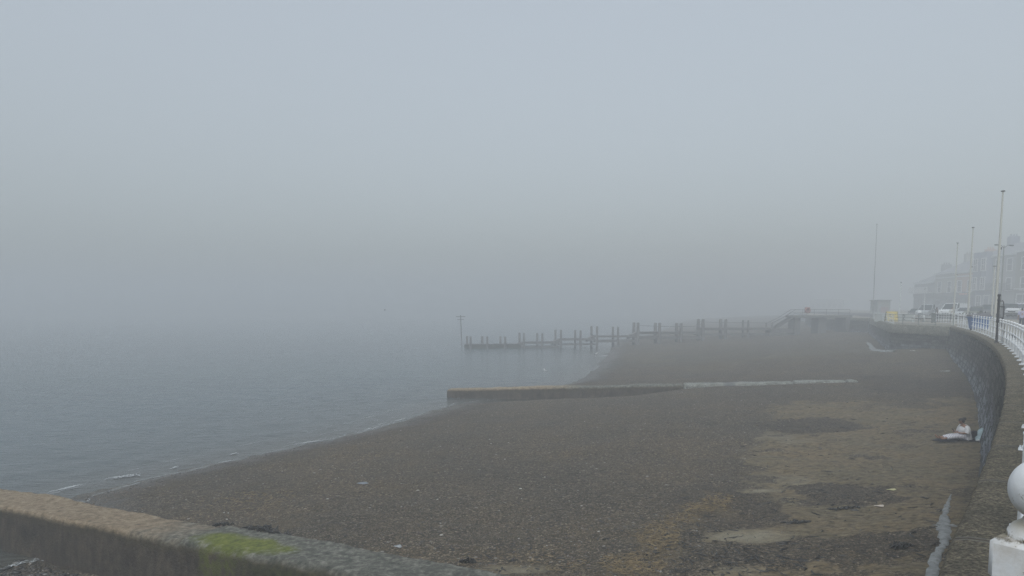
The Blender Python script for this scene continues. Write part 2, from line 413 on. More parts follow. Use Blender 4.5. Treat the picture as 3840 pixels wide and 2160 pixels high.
# foam lines along the wash
foam_m = mat('foam_white', (.36, .38, .385), .6, .3, 9., coord='World')
fm = MB()
def ribbon(pts, w):
    n = len(pts); ws = [w*(.25+.75*math.sin(math.pi*i/(n-1)))*(.6+.8*random.random()) for i in range(n)]
    vs = []; fs = []
    for i, p in enumerate(pts):
        a = pts[min(i+1, n-1)]-pts[max(i-1, 0)]; nrm = Vector((-a.y, a.x, 0)).normalized()*ws[i]*.5
        for k, q in enumerate((p-nrm, p+nrm)):
            vs.append((q.x, q.y, q.z+.002)); 
    fs = [(2*i, 2*i+1, 2*i+3, 2*i+2) for i in range(n-1)]
    fm.put(vs, fs)
def sea_h(x, y):
    s = (Xw(y)-x)*.86
    v = .030*math.sin(2*math.pi*(s/2.3)+5*(float(fbm(np.array(x*.10), np.array(y*.10), 40, 2))-.5)*3)*math.exp(-abs(s)/8)*float(sstep(-1.0, .9, s))
    return ZS+v+.028
for (x0, y0, x1, y1, w) in [(190, 1847, 320, 1818, .17), (400, 1797, 540, 1781, .15), (860, 1705, 900, 1698, .07), (1115, 1667, 1200, 1652, .10), (1365, 1610, 1395, 1606, .08), (640, 1757, 670, 1752, .06), (0, 2138, 120, 2105, .06), (120, 2105, 150, 2102, .03), (165, 2104, 214, 2085, .05)]:
    for rep_ in range(4):
     n = 22; pts = []; a_, e_ = random.random()*.5, .5+random.random()*.5
     if rep_ == 0: a_, e_ = 0, 1
     for i in range(n):
        f = a_+(e_-a_)*i/(n-1); p = P(x0+(x1-x0)*f, y0+(y1-y0)*f, ZS); p.y += (rep_-1.5)*.09+.06*math.sin(i*.8+rep_)
        p.x += (random.random()-.5)*.10; p.y += (random.random()-.5)*.13
        p.z = max(sea_h(p.x, p.y), bz(p.x, p.y)+.01)
        pts.append(p)
     ribbon(pts, w*(.6 if rep_ == 0 else .32))
for k in range(120):
    y = 20+34*random.random()**1.3; s_ = random.choice([.12, .12, .0, -.25, -1.2, -2.4])+random.gauss(0, .12); L_ = .4+1.2*random.random()
    pts = []
    for i in range(10):
        yy = y+L_*i/9; x = float(Xw(yy))+s_/.86+.05*math.sin(i*1.3+k)+.25*(float(fbm(np.array(yy*1.3), np.array(.5), 77, 3))-.5); q = Vector((x, yy, 0)); q.z = max(sea_h(x, yy), bz(x, yy)+.006); pts.append(q)
    ribbon(pts, .030 if s_ > -.8 else .022)
tag(fm.build('sea_foam', foam_m, fix=False), 'thin white foam lines on the small waves at the waters edge', 'foam', kind='stuff')

# ------------------------------------------------------------------ promenade and road
def Zp(tt): return .62*sstep(2.0, 17., tt)          # the ground climbs a little inland
tt = np.array([.0, .5, 1, 2, 3, 4, 5, 6, 8, 10, 12, 14, 16, 18, 22, 30, 60, 140.])
Yp = rows((-12, YB, 1.5), (YB, 80, 1.), (80, 200, 4), (200, 400, 20))
PY, PT = np.meshgrid(Yp, tt, indexing='ij')
PX = Xe(PY)+.30+PT*1.15; PZ = Zp(PT)-.03
t = NT('promenade_paving'); c = t.coord('World')
bk = t.add('ShaderNodeTexBrick', {'Vector': t.coord('World', (1, 1, 1), (0, 0, .55)), 'Color1': (.27, .245, .195, 1), 'Color2': (.23, .21, .17, 1), 'Mortar': (.12, .115, .10, 1), 'Scale': 1., 'Mortar Size': .012, 'Brick Width': 1.2, 'Row Height': .8})
cc = t.mix(.6, bk.outputs[0], t.ramp(t.noise(c, .7, 6, .65), [(.3, .68), (.7, 1.12)]), 'MULTIPLY')
prom = np_mesh('promenade', np.stack([PX, PY, PZ], -1).reshape(-1, 3), grid_faces(*PX.shape, flip=False), t.fin(cc, .85, t.bump(t.noise(c, 30), .4, .01)))
tag(prom, kind='structure')
RX0, RX1 = 11.5, 19.
rt = np.array([RX0, 13, 14, 15, 16, 17, 18, RX1]); 
RY, RT = np.meshgrid(rows((72, 200, 4), (200, 400, 20)), rt, indexing='ij')
def Xroad(Y): return np.interp(Y, [60, 72, 100, 130, 200, 400], [48., 52.5, 60.8, 63.5, 84, 150])
RXX = Xroad(RY)+(RT-RX0)
def prom_z(x, y): return float(Zp((x-float(Xe(y))-.3)/1.15))-.03
RZ = Zp((RXX-Xe(RY)-.3)/1.15)-.03+.012
road = np_mesh('road', np.stack([RXX, RY, RZ], -1).reshape(-1, 3), grid_faces(*RXX.shape), mat('asphalt', (.06, .06, .062), .9, .3, 3., .01, 60., coord='World'))
tag(road, kind='structure')

# ------------------------------------------------------------------ sea walls
def stone_mat():
    t = NT('rubble_masonry'); uv = t.coord('UV'); c = t.coord('World')
    wu = t.add('ShaderNodeVectorMath', {0: uv, 1: t.add('ShaderNodeVectorMath', {0: t.add('ShaderNodeTexNoise', {'Vector': c, 'Scale': 2.6}).outputs['Color'], 1: (.45, .28, 0)}, operation='MULTIPLY').outputs[0]}, operation='ADD').outputs[0]
    b = t.add('ShaderNodeTexBrick', {'Vector': wu, 'Color1': (.038, .037, .034, 1), 'Color2': (.21, .21, .21, 1), 'Mortar': (.012, .012, .012, 1), 'Scale': 1., 'Mortar Size': .03, 'Mortar Smooth': .5, 'Bias': -.1, 'Brick Width': .7, 'Row Height': .30})
    z = t.add('ShaderNodeSeparateXYZ', {'Vector': uv}).outputs[1]
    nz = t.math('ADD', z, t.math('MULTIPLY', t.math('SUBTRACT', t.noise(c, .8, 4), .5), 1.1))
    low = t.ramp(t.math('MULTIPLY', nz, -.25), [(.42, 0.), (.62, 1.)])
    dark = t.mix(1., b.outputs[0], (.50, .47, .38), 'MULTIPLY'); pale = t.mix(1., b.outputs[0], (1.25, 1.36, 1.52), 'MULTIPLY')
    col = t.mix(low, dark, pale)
    st = t.noise(t.coord('UV', (1.2, .12, 1)), 3., 5)
    col = t.mix(t.ramp(st, [(.55, 0.), (.75, .5)]), col, (.040, .038, .030))
    fl = t.ramp(t.noise(c, 16, 4), [(.66, 0.), (.74, .6)]); col = t.mix(fl, col, (.27, .28, .29))
    return t.fin(col, .85, t.bump(b.outputs[1], -1., .09, t.bump(t.noise(c, 7, 6, .7), 1., .12)))
def conc_mat(name, base, lich, joint=2.3, blot=(.30, .29, .26)):
    t = NT(name); c = t.coord('World'); uv = t.coord('UV')
    n = t.noise(c, 7., 8, .75); col = t.ramp(n, [(.3, tuple(v*.45 for v in base)), (.5, base), (.68, tuple(v*1.55 for v in base))])
    l = t.ramp(t.noise(c, 1.6, 6, .7), [(.45, 0.), (.6, .8)]); col = t.mix(l, col, lich)
    gr = t.noise(c, 30., 4, .8); col = t.mix(1., col, t.ramp(gr, [(.36, (.30, .29, .26)), (.5, (.95, .94, .9)), (.62, (2.0, 1.95, 1.75))]), 'MULTIPLY')
    u = t.add('ShaderNodeSeparateXYZ', {'Vector': uv}).outputs[0]
    j = t.math('ABSOLUTE', t.math('SUBTRACT', t.math('FRACT', t.math('DIVIDE', u, joint)), .5))
    jm = t.ramp(j, [(.006, 1.), (.014, 0.)]); col = t.mix(t.math('MULTIPLY', jm, .8), col, tuple(v*.5 for v in base))
    jl = t.ramp(t.math('ABSOLUTE', t.math('SUBTRACT', j, .016)), [(.002, 1.), (.01, 0.)]); col = t.mix(t.math('MULTIPLY', jl, .45), col, blot)
    sp = t.add('ShaderNodeTexVoronoi', {'Vector': c, 'Scale': 1.5}); spm = t.ramp(sp.outputs['Distance'], [(.028, 1.), (.045, 0.)])
    col = t.mix(t.math('MULTIPLY', spm, .9), col, (.62, .62, .58))
    return t.fin(col, .9, t.bump(t.noise(c, 22, 8, .75), 1., .08))
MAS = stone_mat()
COPE = conc_mat('coping_concrete', (.16, .14, .10), (.095, .084, .060))
COPE2 = conc_mat('pale_coping_concrete', (.24, .235, .20), (.16, .155, .125))
def arc(pts):
    d = [0]
    for a, b in zip(pts[:-1], pts[1:]): d.append(d[-1]+(b-a).length)
    return d
def normals(pts):
    out = []
    for i in range(len(pts)):
        a = pts[min(i+1, len(pts)-1)]-pts[max(i-1, 0)]; out.append(Vector((-a.y, a.x)).normalized())   # towards the sea
    return out
def sweep(name, pts, prof, m, parent, rough=0., seed=0, close_top=False):
    """profile of (offset to the sea, z or callable) swept along plan points"""
    d = arc(pts); N = normals(pts); V = []; U = []; nc = len(prof)
    for i, p in enumerate(pts):
        for k, (o, z) in enumerate(prof):
            zz = z(p) if callable(z) else z
            oo = o(p, zz) if callable(o) else o
            V.append((p.x+N[i].x*oo, p.y+N[i].y*oo, zz)); U.append((d[i], zz))
    V = np.array(V)
    if rough:
        dd = np.repeat(d, nc); k = np.tile(np.arange(nc), len(pts))
        nn = np.array([[n.x, n.y, 0] for n in N]).repeat(nc, 0)
        V = V+nn*(rough*(fbm(dd*2.2, V[:, 2]*3., seed, 3)-.5)*2)[:, None]
        V[:, 2] += rough*.4*(fbm(dd*1.7, k*.7, seed+7, 3)-.5)*2
    return np_mesh(name, V, grid_faces(len(pts), nc), m, parent, uv=np.array(U))
def wall(name, label, pts, top_band, cope_m, batter, base_stone):
    w = thing(name, label, 'sea wall', (0, 0, 0))
    def zb(p): return float(Zw(p.y))-.8
    def off(f):
        def o(p, zz): return .02+batter*(max(0, (-top_band-zz))/3.0)**1.5
        return o
    nz = 16
    prof = [(off(0), (lambda p, f=k/(nz-1): -top_band+(zb(p)+top_band)*f)) for k in range(nz)]
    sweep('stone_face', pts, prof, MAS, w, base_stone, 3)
    ct = [(-.62, -.02), (-.3, .006), (-.05, .0), (.03, -.02), (.055, -.06), (.055, -top_band+.1), (.03, -top_band+.02), (-.05, -top_band-.03)]
    sweep('coping', pts, ct, cope_m, w, .012, 8)
    return w
pn = [Vector((float(Xe_near(y)), y)) for y in rows((-10, 4, .5), (4, 30, .14), (30, YB, .35))]+[Vector((_X67, YB))]
wall('sea_wall', 'long curved dark stone sea wall with lichened concrete coping beside the beach', pn, .34, COPE, .50, .035)
pbn = [Vector((_X67-.02, YB+.03))]+[Vector((float(Xe(y)), y)) for y in rows((YB+.5, 77, .5), (77, 121, 1.))]+[Vector((59, 121))]
wall('bastion_wall', 'straight stone wall of the bastion with a pale stained concrete band on top', pbn, .92, COPE2, .22, .03)
pfn = [Vector((float(Xe(y)), y)) for y in rows((121.2, 146, 1.5), (146, 200, 5))]
wall('sea_wall', 'faint sea wall in the fog behind the timber jetty platform', pfn, .5, COPE2, .2, .03)

# concrete footings laid bare at the foot of the walls
FOOT = mat('bare_footing_concrete', (.20, .21, .205), .85, .3, 6., .02, 18., dirt=(.10, .092, .07), dirt_amt=.56, coord='World')
def footing(label, pts, w0, h, seed):
    n = len(pts); vs = []; fs = []; NC = 11
    zs = [q.z for q, _ in pts]; zs = [sum(zs[max(0, i-4):i+5])/len(zs[max(0, i-4):i+5]) for i in range(n)]
    for i, (p, wid) in enumerate(pts):
        a = pts[min(i+1, n-1)][0]-pts[max(i-1, 0)][0]; nr = Vector((-a.y, a.x, 0)).normalized(); ww = wid*w0*(.75+.9*float(fbm(np.array(i*.45), np.array(seed*3.1), seed, 3)))
        for k in range(NC):
            o_ = (k/(NC-1)*2-1); q = p+nr*o_*ww*(1+.5*(float(vnoise(np.array(i*.7), np.array(o_*2+5.), seed+2))-.5))
            rag = (float(fbm(np.array(q.x*5.), np.array(q.y*5.), seed+9, 3))-.5)*.10
            zt = bz(q.x, q.y)+h*(1-abs(o_)**2.5*1.6)+rag*.7 if k not in (0, NC-1) else bz(q.x, q.y)-.15
            vs.append((q.x, q.y, zt))
    for i in range(n-1):
        for k in range(NC-1): fs.append((i*NC+k, i*NC+k+1, i*NC+k+NC+1, i*NC+k+NC))
    o = MB().put(vs, fs).build('concrete_footing', FOOT, smooth=True)
    tag(o, label, 'footing'); return o
def fpath(px, step=5):
    out = []
    for (x0, y0, w0), (x1, y1, w1) in zip(px[:-1], px[1:]):
        for k in range(step): f = k/step; out.append((Pb(x0+(x1-x0)*f+random.uniform(-3, 3), y0+(y1-y0)*f), w0+(w1-w0)*f))
    out.append((Pb(px[-1][0], px[-1][1]), px[-1][2])); return out
footing('jagged pale concrete strip lying bare in the sand beside the near sea wall', fpath([(3492, 2175, 1.2), (3512, 2080, .9), (3540, 2040, .8), (3545, 1995, 1.5), (3538, 1970, 1.6), (3545, 1930, .8), (3552, 1895, .7), (3567, 1855, .2)], 16), .095, .034, 4)
footing('pale concrete lump spreading from the jagged strip beside the near wall', fpath([(3512, 1978, .8), (3540, 1969, 1.2), (3565, 1972, 1.0), (3588, 1976, .4)], 9), .16, .028, 9)
footing('pale concrete ledge at the foot of the bastion wall corner', fpath([(3258, 1287, .5), (3277, 1312, .8), (3310, 1318, 1.2), (3352, 1319, .3)], 9), .45, .12, 6)

# ------------------------------------------------------------------ groynes
def groyne_mesh(name, A, B, s0, s1, wid, dz, m, parent, seed, r=.22, amp=.045, skew=0., hgt=2.2, taper=0.):
    d = (B-A).xy.normalized(); L = (B-A).xy.length; nrm = Vector((d.y, -d.x))          # towards the camera
    ns = max(4, int((s1-s0)/.06)); prof = []
    for k in range(5): prof.append((-.10+.10*k/4*1.0-.0, -hgt+ (hgt-.25)*k/4))           # far face
    for k in range(1, 5): a = k/4*math.pi/2; prof.append((r*.6*(1-math.cos(a)), -.25+.25*math.sin(a)*1.0))
    for k in range(1, 9): prof.append((r*.6+(wid-1.6*r)*k/8, 0.))
    for k in range(1, 7): a = k/6*math.pi/2; prof.append((wid-r+r*math.sin(a), -r+r*math.cos(a)))
    for k in range(1, 12): prof.append((wid+.10*k/11, -r-(hgt-r)*k/11))
    nc = len(prof); s = np.linspace(s0, s1, ns); V = np.zeros((ns, nc, 3))
    po = np.array([p[0] for p in prof]); pz = np.array([p[1] for p in prof])
    Sg, Kk = np.meshgrid(s, np.arange(nc), indexing='ij'); O = np.tile(po, (ns, 1)); Zz = np.tile(pz, (ns, 1))
    per = np.concatenate([[0], np.cumsum(np.hypot(np.diff(po), np.diff(pz)))]); Pp = np.tile(per, (ns, 1))
    n1 = fbm(Sg*1.1, Pp*1.3, seed, 4)-.5+.45*(fbm(Sg*5.5, Pp*5.5, seed+11, 3)-.5); n2 = fbm(Sg*.35, Pp*.5, seed+3, 2)-.5
    top = ((pz > -.4).astype(float))[None]
    Zz = Zz+top*(n1*amp*1.6+n2*amp*2.); O = O+np.where(O > wid*.5, 1, -1)*(n1*amp*1.6+n2*amp*1.5)
    zt = A.z+(B.z-A.z)*(Sg/L)+dz
    endr = np.minimum(Sg-s0, s1-Sg); ec = np.clip(1-endr/.12, 0, 1)**2*.08
    X = A.x+d.x*Sg+nrm.x*O; Y = A.y+d.y*Sg+nrm.y*O; Z = zt+Zz-ec*top
    V = np.stack([X, Y, Z], -1).reshape(-1, 3); fq = grid_faces(ns, nc)
    ww = np.clip((O)/wid, 0, 1); face = ((pz < -r-.01) & (po > wid*.5)).astype(float)
    o = np_mesh(name, V, fq, m, parent, attrs={'along': Sg, 'across': O, 'drop': Zz}, uv=np.stack([Sg.ravel(), Pp.ravel()], -1))
    # end caps
    bm = bmesh.new(); bm.from_mesh(o.data); bm.verts.ensure_lookup_table()
    bm.faces.new([bm.verts[k] for k in range(nc)]); bm.faces.new([bm.verts[(ns-1)*nc+k] for k in reversed(range(nc))])
    bmesh.ops.recalc_face_normals(bm, faces=bm.faces); bm.to_mesh(o.data); bm.free(); smooth_mesh(o.data, 50)
    return o
def s_at(A, B, px, py, z):
    p = P(px, py, z); d = (B-A).xy.normalized(); return (p-A).xy.dot(d)
def groyne_mat(name, sj, pale_from, moss=True):
    t = NT(name); c = t.coord('World'); S_ = t.attr('along'); O_ = t.attr('across'); Dz = t.attr('drop')
    n = t.noise(c, 6., 8, .72); nl = t.noise(c, 1.3, 5, .6); nlc = t.math('SUBTRACT', nl, .5)
    tan = t.ramp(n, [(.32, (.10, .070, .038)), (.48, (.25, .188, .115)), (.66, (.40, .315, .21))])
    gry = t.ramp(n, [(.34, (.042, .043, .034)), (.5, (.125, .126, .10)), (.66, (.29, .285, .235))])
    f = t.ramp(t.math('ADD', S_, t.math('MULTIPLY', nlc, 4.)), [(0, 0.), (1, 1.)])
    mr = t.add('ShaderNodeMapRange', {'Value': t.math('ADD', S_, t.math('MULTIPLY', nlc, 4.)), 'From Min': sj-2.2, 'From Max': sj+.3}).outputs[0]
    topc = t.mix(mr, tan, gry)
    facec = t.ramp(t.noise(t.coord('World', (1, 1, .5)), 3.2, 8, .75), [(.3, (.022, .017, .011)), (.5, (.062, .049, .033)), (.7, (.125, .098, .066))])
    bar = t.add('ShaderNodeTexVoronoi', {'Vector': c, 'Scale': 5.}); bm_ = t.ramp(bar.outputs['Distance'], [(.045, 1.), (.08, 0.)])
    facec = t.mix(t.math('MULTIPLY', bm_, .7), facec, (.16, .15, .12))
    hv = t.add('ShaderNodeTexVoronoi', {'Vector': t.coord('World', (1, 1, .28)), 'Scale': 1.4}); hm_ = t.ramp(hv.outputs['Distance'], [(.05, .9), (.09, 0.)])
    facec = t.mix(hm_, facec, (.006, .005, .004))
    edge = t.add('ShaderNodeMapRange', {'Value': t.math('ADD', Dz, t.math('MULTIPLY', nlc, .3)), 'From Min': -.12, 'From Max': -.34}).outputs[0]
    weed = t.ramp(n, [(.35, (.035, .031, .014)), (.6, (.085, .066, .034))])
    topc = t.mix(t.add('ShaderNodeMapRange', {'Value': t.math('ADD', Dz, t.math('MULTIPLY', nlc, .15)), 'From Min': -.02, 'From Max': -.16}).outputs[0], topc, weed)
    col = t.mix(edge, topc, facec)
    if moss:
        # one bright patch of algae, then a darker mat of it down the face
        def blob(cs, co, rs, ro, amp):
            a = t.math('DIVIDE', t.math('SUBTRACT', S_, cs), rs); b = t.math('DIVIDE', t.math('SUBTRACT', O_, co), ro)
            r2 = t.math('ADD', t.math('ADD', t.math('MULTIPLY', a, a), t.math('MULTIPLY', b, b)), t.math('MULTIPLY', t.math('SUBTRACT', n, .5), 2.4))
            return t.add('ShaderNodeMapRange', {'Value': t.math('ADD', r2, t.math('MULTIPLY', nlc, amp)), 'From Min': 1.15, 'From Max': .45}).outputs[0]
        g1 = t.ramp(n, [(.3, (.045, .060, .004)), (.5, (.14, .165, .010)), (.7, (.25, .265, .04))])
        col = t.mix(blob(sj+1.6, .98, 1.5, .50, 2.2), col, g1)
        g2 = t.ramp(n, [(.35, (.012, .017, .003)), (.5, (.040, .050, .008)), (.7, (.085, .098, .022))])
        lowm = t.add('ShaderNodeMapRange', {'Value': t.math('ADD', S_, t.math('MULTIPLY', nlc, 3.)), 'From Min': sj+1.6, 'From Max': sj+3.2}).outputs[0]
        lowd = t.add('ShaderNodeMapRange', {'Value': t.math('ADD', Dz, t.math('MULTIPLY', nlc, .3)), 'From Min': -.10, 'From Max': -.26}).outputs[0]
        col = t.mix(t.math('MULTIPLY', t.math('MULTIPLY', lowm, lowd), .85), col, g2)
    return t.fin(col, .85, t.bump(t.noise(c, 14, 8, .75), 1., .09))
sj = s_at(G1a, G1b, 705, 2015, -3.45)
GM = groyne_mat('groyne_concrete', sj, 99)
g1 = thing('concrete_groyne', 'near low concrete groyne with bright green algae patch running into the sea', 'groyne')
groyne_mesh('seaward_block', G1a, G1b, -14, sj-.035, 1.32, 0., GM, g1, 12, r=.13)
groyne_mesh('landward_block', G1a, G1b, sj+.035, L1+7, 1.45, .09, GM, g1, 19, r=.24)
GM2 = groyne_mat('weedy_concrete', L2*.36, 99, moss=False)
GP = conc_mat('pale_groyne_concrete', (.22, .23, .222), (.15, .155, .135), 40.)
g2 = thing('concrete_groyne', 'middle concrete groyne half buried in shingle with pale slabs at its land end', 'groyne')
sa, sb, sc = s_at(G2a, G2b, 2560, 1436, -3.6), s_at(G2a, G2b, 2962, 1428, -3.35), s_at(G2a, G2b, 3157, 1424, -3.2)
groyne_mesh('weedy_block', G2a, G2b, 0, sa-.03, 1.0, 0., GM2, g2, 31, amp=.055)
groyne_mesh('pale_slab', G2a, G2b, sa+.03, sb-.04, 1.0, .02, GP, g2, 37, amp=.04)
groyne_mesh('pale_slab', G2a, G2b, sb+.04, sc-.05, 1.0, .05, GP, g2, 41, amp=.04)
groyne_mesh('pale_slab', G2a, G2b, sc+.05, L2+.9, 1.0, .03, GP, g2, 43, amp=.03)

# ------------------------------------------------------------------ white railing along the sea wall
WHITE = mat('white_gloss_paint', (.74, .76, .77), .42, .05, 3., .0, dirt=(.50, .49, .43), dirt_amt=.66)
WPOST = mat('white_post_paint', (.70, .72, .73), .45, .06, 9., .0, dirt=(.33, .30, .22), dirt_amt=.68)
def edge_path(y0, y1, off, st=.05, f=Xe_near):
    ys = np.arange(y0, y1, st); xs = f(ys); pts = [Vector((x, y)) for x, y in zip(xs, ys)]
    N = normals(pts); return [p-n*off for p, n in zip(pts, N)]
def along(pts, spacing, start=0.):
    d = arc(pts); out = []; t = start; i = 0
    while t < d[-1]:
        while d[i+1] < t: i += 1
        f = (t-d[i])/(d[i+1]-d[i]); p = pts[i].lerp(pts[i+1], f); out.append((p, math.atan2(*(pts[i+1]-pts[i]).yx))); t += spacing
    return out
def baluster():
    b = MB()
    b.box((0, 0, .012), (.20, .20, .024), bev=.008); b.box((0, 0, .04), (.13, .13, .035), bev=.012)
    b.box((0, 0, .27), (.105, .085, .43), bev=.012); b.box((0, 0, .49), (.12, .10, .03), bev=.01)
    b.lathe((0, 0, .5), [(.040, 0), (.030, .05), (.027, .12), (.036, .15), (.036, .18), (.027, .21), (.026, .44), (.040, .47), (.044, .50), (.040, .53), (.024, .545), (.022, .56)], 12)
    b.ball((0, 0, 1.105), .055, 14)
    for sx in (-1, 1):
        for sy in (-1, 1): b.lathe((sx*.08, sy*.08, .024), [(.013, 0), (.013, .014), (.008, .02)], 6)
    return b
def rail_x(y):
    e = edge_path(max(y-.2, 0), y+.3, .40); far_ = np.interp(y, [q.y for q in e], [q.x for q in e])
    w_ = float(sstep(6., 22., y)); return (.7135*y+.02)*(1-w_)+far_*w_
rail_pts = [Vector((1.12, 1.6))]+[Vector((float(rail_x(y)), y)) for y in np.arange(2.0, YB-.9, .25)]
rl = thing('white_railing', 'white cast iron railing with ball topped posts curving along the sea wall', 'railing', (rail_pts[0].x, rail_pts[0].y, 0))
org = Vector((rail_pts[0].x, rail_pts[0].y, 0))
sub = rail_pts[::2]+[rail_pts[-1]]
for h in (1.0, .66, .33):
    MB().tube([Vector((p.x, p.y, h))-org for p in sub], .021, 8).build('rail', WHITE, rl, smooth=50)
proto = None
for k, (p, a) in enumerate(along(rail_pts, 2.0, 4.75)):
    if proto is None: proto = o = baluster().build('post', WPOST, rl, smooth=45)
    else:
        o = proto.copy(); COL.objects.link(o)
    o.parent = rl; o.location = Vector((p.x, p.y, 0))-org; o.rotation_euler = (0, 0, a)
# the big terminal pillar close to the lens
BZ = D(3922, 1838, 1.52).z
t = NT('weathered_white_paint'); c = t.coord()
pc = t.ramp(t.noise(c, 9., 5), [(.3, (.60, .615, .62)), (.7, (.72, .735, .74))])
zz = t.add('ShaderNodeSeparateXYZ', {'Vector': c}).outputs[2]
nn = t.noise(c, 26., 7, .75)
def band(z0, wd, thr):
    d = t.math('ABSOLUTE', t.math('SUBTRACT', zz, z0)); m = t.add('ShaderNodeMapRange', {'Value': d, 'From Min': wd, 'From Max': 0.}).outputs[0]
    return t.ramp(t.math('ADD', t.math('MULTIPLY', m, .42), nn), [(thr, 0.), (thr+.12, 1.)])
rust = t.ramp(t.noise(c, 40, 4), [(.35, (.035, .030, .014)), (.6, (.12, .095, .03)), (.8, (.22, .17, .06))])
pc = t.mix(band(BZ-.106, .026, .76), pc, rust); pc = t.mix(band(BZ-.062, .016, .80), pc, (.13, .11, .05))
pc = t.mix(t.ramp(t.noise(c, 9., 6, .7), [(.46, 0.), (.66, .65)]), pc, (.46, .42, .36))
low_ = t.add('ShaderNodeMapRange', {'Value': t.math('ADD', zz, t.math('MULTIPLY', t.math('SUBTRACT', t.noise(c, 20., 5), .5), .05)), 'From Min': BZ-.028, 'From Max': BZ-.068}).outputs[0]
pc = t.mix(t.math('MULTIPLY', t.math('MULTIPLY', low_, t.add('ShaderNodeMapRange', {'Value': zz, 'From Min': BZ-.095, 'From Max': BZ-.075}).outputs[0]), .8), pc, (.24, .21, .14))
pc = t.mix(t.ramp(t.noise(c, 70., 3), [(.66, 0.), (.72, .7)]), pc, (.20, .17, .11))
PIL = t.fin(pc, .5, t.bump(t.noise(c, 60, 4), .35, .004))
pp = D(3922, 1838, 1.52); BZ = pp.z
pl = thing('railing_pillar', 'thick square white pillar with a big weathered ball cap closest to the camera', 'pillar', (pp.x, pp.y, 0), R(33))
b = MB(); b.box((0, 0, .02), (.24, .24, .04), bev=.01); b.box((0, 0, (BZ-.20)/2), (.136, .136, BZ-.20), bev=.010); b.box((0, 0, BZ-.155), (.150, .150, .10), bev=.014)
b.build('pillar_body', PIL, pl, smooth=40)
b = MB(); b.lathe((0, 0, BZ-.106), [(.066, 0), (.064, .012), (.055, .026), (.040, .036), (.032, .05)], 32)
b.lathe((0, 0, BZ), [(.030, -.06)]+[(.068*math.cos(a), .068*math.sin(a)) for a in np.linspace(-1.07, 1.55, 22)], 40)
b.build('ball_cap', PIL, pl, smooth=60)

# grey tubular railing round the bastion
GREYP = mat('grey_tube_paint', (.16, .185, .18), .5, .12, 3.)
def bastion_rail(name, label, y0, y1, sp, m, hs, off=.35, r=.024):
    pts = [q for q in edge_path(y0, y1, off, .5, Xe)]
    o0 = Vector((pts[0].x, pts[0].y, 0)); th = thing(name, label, 'railing', o0)
    for h in hs: MB().tube([Vector((p.x, p.y, h))-o0 for p in pts[::2]+[pts[-1]]], r, 8).build('rail', m, th, smooth=60)
    pr = None
    for p, a in along(pts, sp, .05):
        if pr is None: pr = o = MB().tube([(0, 0, -.02), (0, 0, max(hs)+.02)], .034, 10).box((0, 0, .01), (.16, .16, .02)).build('post', m, th, smooth=60)
        else: o = pr.copy(); COL.objects.link(o)
        o.parent = th; o.location = Vector((p.x, p.y, 0))-o0; o.rotation_euler = (0, 0, a)
bastion_rail('grey_railing', 'grey tubular railing with four rails on the edge of the bastion', YB+.1, 77.3, 2.6, GREYP, (1.02, .70, .38, .08))
WFAR = mat('white_far_paint', (.62, .65, .64), .5, .06, 3.)
bastion_rail('white_railing', 'faded white railing on the far side of the bastion running into fog', 78.0, 120.5, 2.3, WFAR, (1.02, .70, .38, .08))
# second white railing behind the promenade's blue bin
p0, p1 = D(3503, 1172, 86), D(3745, 1186, 62)
ln = [p0.lerp(p1, k/20) for k in range(21)]
for q in ln: q.z = prom_z(q.x, q.y)
th = thing('white_railing', 'second white railing with ball tops further back behind the blue bin', 'railing', ln[0])
for h in (1.0, .66, .33): MB().tube([q+Vector((0, 0, h))-ln[0] for q in ln], .022, 8).build('rail', WFAR, th, smooth=60)
for k in range(0, 21, 1):
    o = proto.copy(); COL.objects.link(o); o.parent = th; o.location = ln[k]-ln[0]; o.rotation_euler = (0, 0, math.atan2(p1.y-p0.y, p1.x-p0.x))

# ------------------------------------------------------------------ poles
CREAM = mat('cream_pole_paint', (.50, .50, .45), .5, .08, 2.)
def ground_at(p): return prom_z(p.x, p.y)
def flagpole(label, pb, H, r):
    t_ = thing('flagpole', label, 'flagpole', pb)
    MB().tube([(0, 0, 0), (0, 0, 1.4), (0, 0, H*.6), (0, 0, H)], [r, r*.97, r*.75, r*.5], 14).build('pole', CREAM, t_, smooth=60)
    MB().lathe((0, 0, H), [(r*.5, 0), (r*1.3, .03), (r*1.35, .07), (r*.4, .09)], 14).build('cap', mat('dark_cap', (.12, .13, .13), .5), t_, smooth=50)
    MB().box((0, -r-.02, 1.3), (.04, .05, .22), bev=.01).build('cleat', mat('dark_cap', (.12, .13, .13), .5), t_)
    MB().box((r*1.2, 0, H*.62), (.06, .05, .14), bev=.01).build('cleat', mat('dark_cap', (.12, .13, .13), .5), t_)
    MB().lathe((0, 0, 0), [(r*2.2, 0), (r*2.2, .03), (r*1.4, .06), (r*1.2, .25), (r, .3)], 14).build('base', CREAM, t_, smooth=50)
    return t_
def pole_at(px, py, Y, ytop):
    b = D(px, py, Y); b.z = ground_at(b); H = D(px, ytop, Y).z-b.z; return b, H
b, H = pole_at(3727, 1262, 41.5, 720); flagpole('tallest cream flagpole nearest the camera beside the black signpost', b, H, .085)
b, H = pole_at(3627, 1230, 60, 855); flagpole('slender cream flagpole beside the left end of the blue bin', b, H, .085)
b, H = pole_at(3574, 1215, 74, 913); flagpole('fainter flagpole in front of the white van', b, H, .09)
b, H = pole_at(3717, 1210, 66, 1000); 
t_ = thing('lamp_column', 'short pale lamp column just left of the tallest flagpole', 'lamp post', b)
MB().tube([(0, 0, 0), (0, 0, H)], [.08, .05], 12).build('column', CREAM, t_, smooth=60)
MB().box((0, 0, H+.05), (.30, .18, .10), bev=.03).build('lamp_head', mat('lamp_grey', (.2, .21, .21), .5), t_)
